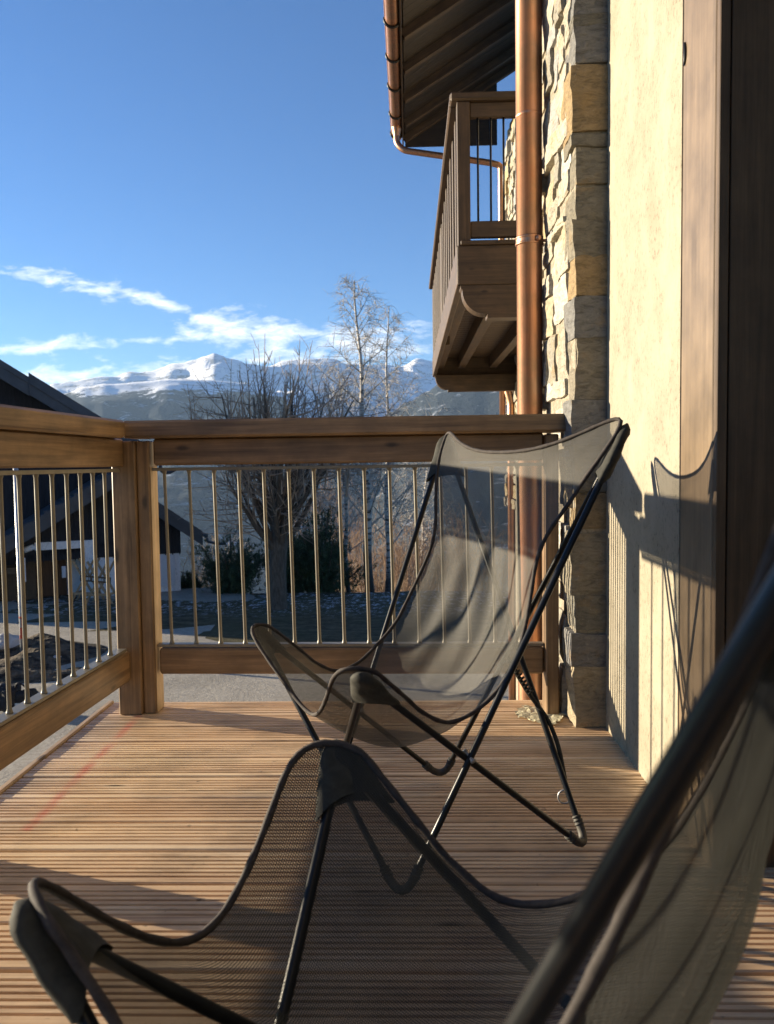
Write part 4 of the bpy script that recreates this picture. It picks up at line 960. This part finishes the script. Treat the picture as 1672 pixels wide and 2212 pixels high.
def pine(label, loc, w, h, seed, nt):
    rs = random.Random(seed); t = tree_obj('pine_shrub', label, 'shrub', loc, 'dark pines behind the lawn')
    tr = MB(); cr = MB(); tips = []
    for k in range(16):
        an = k / 16 * 6.283 + rs.uniform(-.2, .2); sp = rs.uniform(.3, 1.0); hh = h * rs.uniform(.45, .95) * (1.1 - .5 * sp)
        end = Vector((math.cos(an) * w * sp * .5, math.sin(an) * w * sp * .45, hh)); mid = end * .5 + Vector((0, 0, -.1 * h)) + perp(end.normalized(), rs) * .15
        pts = [Vector((0, 0, 0)) * (1 - u) ** 2 + mid * 2 * u * (1 - u) + end * u * u for u in [i / 6 for i in range(7)]]
        tr.tube(pts, [.06 * (1 - i / 7) + .01 for i in range(7)], 5, caps=False)
        for m in range(nt // 16):
            u = rs.uniform(.25, 1); i = min(int(u * 6), 5); q = pts[i].lerp(pts[i + 1], rs.random())
            tips.append((q + Vector((rs.gauss(0, .20), rs.gauss(0, .20), rs.gauss(0, .15))) * (w / 2.4), (Vector((math.cos(an) * .6, math.sin(an) * .6, .7)) + Vector((rs.uniform(-.6, .6), rs.uniform(-.6, .6), rs.uniform(-.3, .5)))).normalized()))
    for q, d in tips:
        if q.z < .05: q.z = rs.uniform(.05, .3)
        for m in range(16):
            b = q + d * rs.uniform(-.12, .12); e = (d * .75 + perp(d, rs) * rs.uniform(.6, 1.1)).normalized(); L = rs.uniform(.09, .18); s = perp(e, rs) * .011
            cr.add([b - s, b + s, b + e * L], [(0, 1, 2)])
    tr.build('trunk', 'bark', t); cr.build('crown', 'needle', t)
pine('dark spreading pine left of the thick bare trunk', gpos(500, 26.3), 2.5, 2.6, 1, 1300)
pine('taller dark pine right of the thick bare trunk', gpos(693, 26.6), 2.9, 3.3, 2, 2000)
pine('dark pine directly behind the thick bare trunk', gpos(625, 28.2), 2.0, 3.5, 4, 1000)
pine('small dark pine at the corner of the dark chalet', gpos(408, 27.5), 1.0, 1.35, 3, 420)

def brush(name, label, loc, w, h, n, seed, m):
    rs = random.Random(seed); t = tree_obj(name, label, 'bush', loc, None); cr = MB(); tr = MB()
    for k in range(n):
        p = Vector((rs.uniform(-w / 2, w / 2), rs.uniform(-1, 1), -.1)); d = Vector((rs.uniform(-.35, .35), rs.uniform(-.3, .3), 1)); L = h * rs.uniform(.55, 1.05)
        p1, _ = branch_pts(p, d, L, 6, .10, rs, .02); twig(tr if k % 3 == 0 else cr, p1, .022, .006)
        for m_ in range(13):
            j = rs.randint(1, 5); q = p1[j].lerp(p1[j + 1], rs.random()); p2, _ = branch_pts(q, perp(Vector((0, 0, 1)), rs) * .8 + Vector((0, 0, .8)), rs.uniform(.2, .5) * h * .35, 3, .2, rs, .04); twig(cr, p2, .010, .005, 3)
            for w_ in range(3):
                q3 = p2[rs.randint(1, 3)]; p3, _ = branch_pts(q3, perp(Vector((0, 0, 1)), rs) + Vector((0, 0, .6)), rs.uniform(.1, .3), 2, .2, rs, .04); twig(cr, p3, .007, .004, 3)
    tr.build('stems', 'twig', t); cr.build('twigs', m, t)
brush('bare_bush', 'pale frosted brush beside the white corner of the dark chalet', gpos(452, 33), 2.6, 3.6, 34, 5, 'pale')
brush('bare_bush', 'sunlit russet thicket right of the tallest birch', gpos(868, 36), 4.4, 4.6, 90, 6, 'rust')
brush('bare_bush', 'pale sunlit brush low beside the tallest birch', gpos(790, 37), 3.2, 3.0, 70, 7, 'pale')
brush('bare_bush', 'russet brush standing behind the rear sling chair', gpos(960, 33), 4.5, 4.4, 80, 9, 'rust')
brush('bare_bush', 'dense russet tree-like brush between the birches', gpos(735, 40), 2.2, 9.4, 34, 10, 'rust')

# ------------------------------------------------------------------ mountains
def interp(tab, x):
    if x <= tab[0][0]: return tab[0][1]
    for (a, b), (c, d) in zip(tab, tab[1:]):
        if x <= c: f = (x - a) / (c - a); f = f * f * (3 - 2 * f); return b + (d - b) * f
    return tab[-1][1]
def ridge(name, label, tab, R, base, r0, m, nx, nr, amp, pow_, seed, xr, back=1.5):
    vs = []; n = nx
    radial = []
    for j in range(nr + 1): radial.append(r0 + (R - r0) * j / nr)
    for j in range(1, 9): radial.append(R + (R * (back - 1)) * j / 8)
    for j, r in enumerate(radial):
        for i in range(nx + 1):
            px_ = xr[0] + (xr[1] - xr[0]) * i / nx
            d = ray(px_, interp(tab, px_)); hz = math.hypot(d.x, d.y); zr = HC + d.z / hz * R
            ux_, uy_ = d.x / hz, d.y / hz; x, y = ux_ * r, uy_ * r
            if r <= R:
                f = (r - r0) / (R - r0); z = base + (zr - base) * f ** pow_
                k = math.sin(math.pi * min(1, f) ** 1.0) * .9 + .03
            else:
                f = (r - R) / (R * (back - 1)); z = zr - (zr - base) * f * .8; k = f * .5
            P = Vector((x / 1000, y / 1000, seed))
            nz = noise.fractal(P * 1.1, 1.0, 2.1, 6) + .5 * (1 - abs(noise.noise(P * 2.3)) * 2)
            z += amp * nz * k + amp * .16 * noise.fractal(P * 7, .9, 2.1, 5) * min(1, .35 + k)
            vs.append((x, y, z))
    mb = MB(); w = nx + 1
    mb.add(vs, [(j * w + i, j * w + i + 1, (j + 1) * w + i + 1, (j + 1) * w + i) for j in range(len(radial) - 1) for i in range(nx)], None, (1, 1, 1), True)
    o = mb.build(name, m); struct(o, label, 'mountain'); return o
def mountain_mat(name, snowline, soft, patch, forest=(0.022, 0.034, 0.030)):
    m, T = mat(name); o = objco(T); gN = T.n('ShaderNodeNewGeometry'); sx = T.n('ShaderNodeSeparateXYZ', {0: o}); sn = T.n('ShaderNodeSeparateXYZ', {0: gN.outputs['Normal']})
    a = T.noise(o, .0035, 8, .68, .4); b = T.noise(T.mapv(o, (1, 1, .5)), .018, 6, .75); c = T.noise(o, .05, 4, .7)
    h = T.m('ADD', sx.outputs[2], T.m('ADD', T.m('MULTIPLY', T.m('SUBTRACT', a, .5), patch * 2), T.m('MULTIPLY', T.m('SUBTRACT', b, .5), patch * 1.5)))
    k = T.ramp(T.m('ADD', .5, T.m('MULTIPLY', T.m('SUBTRACT', h, snowline), 1 / soft)), [(.40, 0.0), (.60, 1.0)])
    rock = T.m('MULTIPLY', T.ramp(sn.outputs[2], [(.70, 1.0), (.97, 0.6)]), T.ramp(T.noise(T.mapv(o, (1, 1, 2.5)), .006, 8, .78, .5), [(.53, 0.0), (.58, .95)]))
    trees = T.mix(T.ramp(c, [(.35, 0.0), (.7, 1.0)]), forest, tuple(x * 2.0 for x in forest))
    gap = T.ramp(T.noise(T.mapv(o, (1, 1, 2.2)), .009, 5, .7, .6), [(.60, 0.0), (.66, .6)])
    trees = T.mix(gap, trees, (.55, .58, .64))
    snow = T.mix(rock, (.80, .82, .86), (.13, .125, .12))
    T.out(bsdf(T, T.mix(k, trees, snow), .85, T.bump(T.m('ADD', b, c), .6, 14.0), spec=.15).outputs[0]); return m
FAR = [(-700, 850), (-300, 850), (0, 846), (60, 842), (96, 838), (117, 826), (158, 823), (210, 814), (251, 812), (280, 805), (321, 803), (388, 786), (420, 780), (445, 770), (462, 763), (478, 767), (493, 774), (535, 787), (575, 791), (611, 781), (657, 778), (716, 774), (755, 786), (821, 787), (864, 794), (900, 776), (929, 780), (1000, 790), (1100, 800), (1400, 790), (1700, 800), (2300, 830)]
HILL = [(-700, 870), (-300, 868), (0, 862), (100, 858), (137, 850), (187, 836), (228, 829), (300, 826), (362, 819), (430, 820), (530, 827), (611, 848), (650, 878), (690, 925), (740, 990), (800, 1060), (1000, 1150), (2300, 1300)]
RH = [(500, 1330), (700, 1080), (760, 985), (800, 930), (845, 890), (880, 868), (925, 845), (950, 828), (980, 818), (1040, 806), (1100, 790), (1300, 740), (1700, 700), (2300, 720)]
ridge('snow_mountain', 'distant snow covered mountain ridge with a pointed summit', FAR, 7200, -420, 2600, mountain_mat('alpine snow', 60, 120, 130, (0.014, 0.020, 0.024)), 340, 60, 230, 1.15, 4.4, (-330, 2200), 1.15)
ridge('forested_hill', 'wooded mountainside with snowy clearings near its crest, under the pointed summit', HILL, 5200, -430, 1500, mountain_mat('mountain forest', 432, 70, 160, (0.014, 0.020, 0.024)), 300, 50, 70, 1.1, 9.1, (-500, 1500), 1.25)
ridge('forested_hill', 'darker wooded hillside rising to the right behind the balcony', RH, 3800, -430, 1500, mountain_mat('hillside forest', 470, 60, 60, (0.016, 0.021, 0.024)), 200, 40, 45, 1.1, 2.7, (500, 2400), 1.25)

# ------------------------------------------------------------------ air
hz_ = MB(); hz_.box((-4900, -400, -520), (7000, 11500, 1260), ch=0.0)
hm, T = mat('valley haze'); pv = T.n('ShaderNodeVolumePrincipled', {'Density': 0.5 / 11500, 'Anisotropy': 0.1}); pv.inputs['Color'].default_value = (0.48, 0.70, 1.0, 1)
T.t.links.new(pv.outputs[0], T.n('ShaderNodeOutputMaterial').inputs['Volume'])
ho = hz_.build('haze', hm); tag(ho, 'pale winter haze filling the valley', 'haze', None, 'stuff')

# ------------------------------------------------------------------ world
wd = bpy.data.worlds.new('World'); SC.world = wd; wd.use_nodes = True; T = NT(wd.node_tree)
sky = T.n('ShaderNodeTexSky', sky_type='NISHITA'); sky.sun_disc = False; sky.sun_elevation = SUN_EL
sky.sun_rotation = math.atan2(tosun.x, tosun.y); sky.altitude = 1500; sky.air_density = 1.0; sky.dust_density = 0.3; sky.ozone_density = 1.6
gc = T.n('ShaderNodeTexCoord').outputs['Generated']; sp = T.n('ShaderNodeSeparateXYZ', {0: gc}); X, Y, Z = sp.outputs
yc = T.m('MAXIMUM', Y, .05); U = T.m('MULTIPLY', T.m('DIVIDE', X, yc), FPX); V = T.m('MULTIPLY', T.m('DIVIDE', Z, yc), FPX)
uv = T.n('ShaderNodeCombineXYZ', {0: U, 1: V, 2: 0.0}).outputs[0]
n1 = T.noise(T.mapv(uv, (.0075, .020, 1), (3.1, 1.2, 0)), 1.0, 7, .62, .5); n2 = T.noise(T.mapv(uv, (.016, .045, 1), (7, 3, 0)), 1.0, 6, .66, .4)
nn_ = T.m('ADD', T.m('MULTIPLY', T.m('SUBTRACT', T.m('ADD', T.m('MULTIPLY', n1, .5), T.m('MULTIPLY', n2, .5)), .5), 2.4), .5)
def blob(x, y, a, b, ang, amp):
    cu, cv = x - 886, 1003 - y; c_, s_ = math.cos(ang), math.sin(ang)
    du = T.m('SUBTRACT', U, cu); dv = T.m('SUBTRACT', V, cv)
    e = T.m('ADD', T.m('POWER', T.m('ABSOLUTE', T.m('ADD', T.m('MULTIPLY', du, c_ / a), T.m('MULTIPLY', dv, s_ / a))), 2.0), T.m('POWER', T.m('ABSOLUTE', T.m('ADD', T.m('MULTIPLY', du, -s_ / b), T.m('MULTIPLY', dv, c_ / b))), 2.0))
    return T.m('MULTIPLY', T.m('EXPONENT', T.m('MULTIPLY', e, -1.0)), amp)
tot = None
for args in ((40, 585, 130, 22, -.10, .40), (230, 618, 170, 24, -.20, .40), (370, 660, 130, 16, -.35, .36), (560, 715, 210, 46, -.05, .56), (90, 736, 170, 24, .0, .56), (330, 730, 70, 10, 0, .30), (110, 806, 340, 24, .05, .66), (800, 760, 180, 45, -.1, .36), (620, 775, 160, 16, 0, .30), (910, 725, 120, 26, 0, .30), (1500, 760, 300, 40, 0, .3)):
    bl = blob(*args); tot = bl if tot is None else T.m('ADD', tot, bl)
cm = T.ramp(T.m('ADD', nn_, T.m('SUBTRACT', tot, .36)), [(.44, 0.0), (.70, .38), (1.0, .78)])
cm = T.m('MULTIPLY', cm, T.m('MULTIPLY', T.m('GREATER_THAN', Y, .06), T.ramp(tot, [(.05, 0.0), (.16, 1.0)])))
shade = T.ramp(n2, [(.3, 0.75), (.65, 1.0)])
ccol = T.mix(1.0, (11.5, 11.2, 10.9), shade, 'MULTIPLY')
skc = T.mix(1.0, sky.outputs[0], (0.40, 0.79, 1.32), 'MULTIPLY')
bgc = T.mix(cm, skc, ccol)
bg = T.n('ShaderNodeBackground', {'Strength': 0.051}); T.t.links.new(bgc, bg.inputs[0])
T.t.links.new(bg.outputs[0], T.n('ShaderNodeOutputWorld').inputs['Surface'])

cy = SC.cycles; cy.max_bounces = 8; cy.transparent_max_bounces = 24; cy.volume_bounces = 0; cy.use_denoising = True
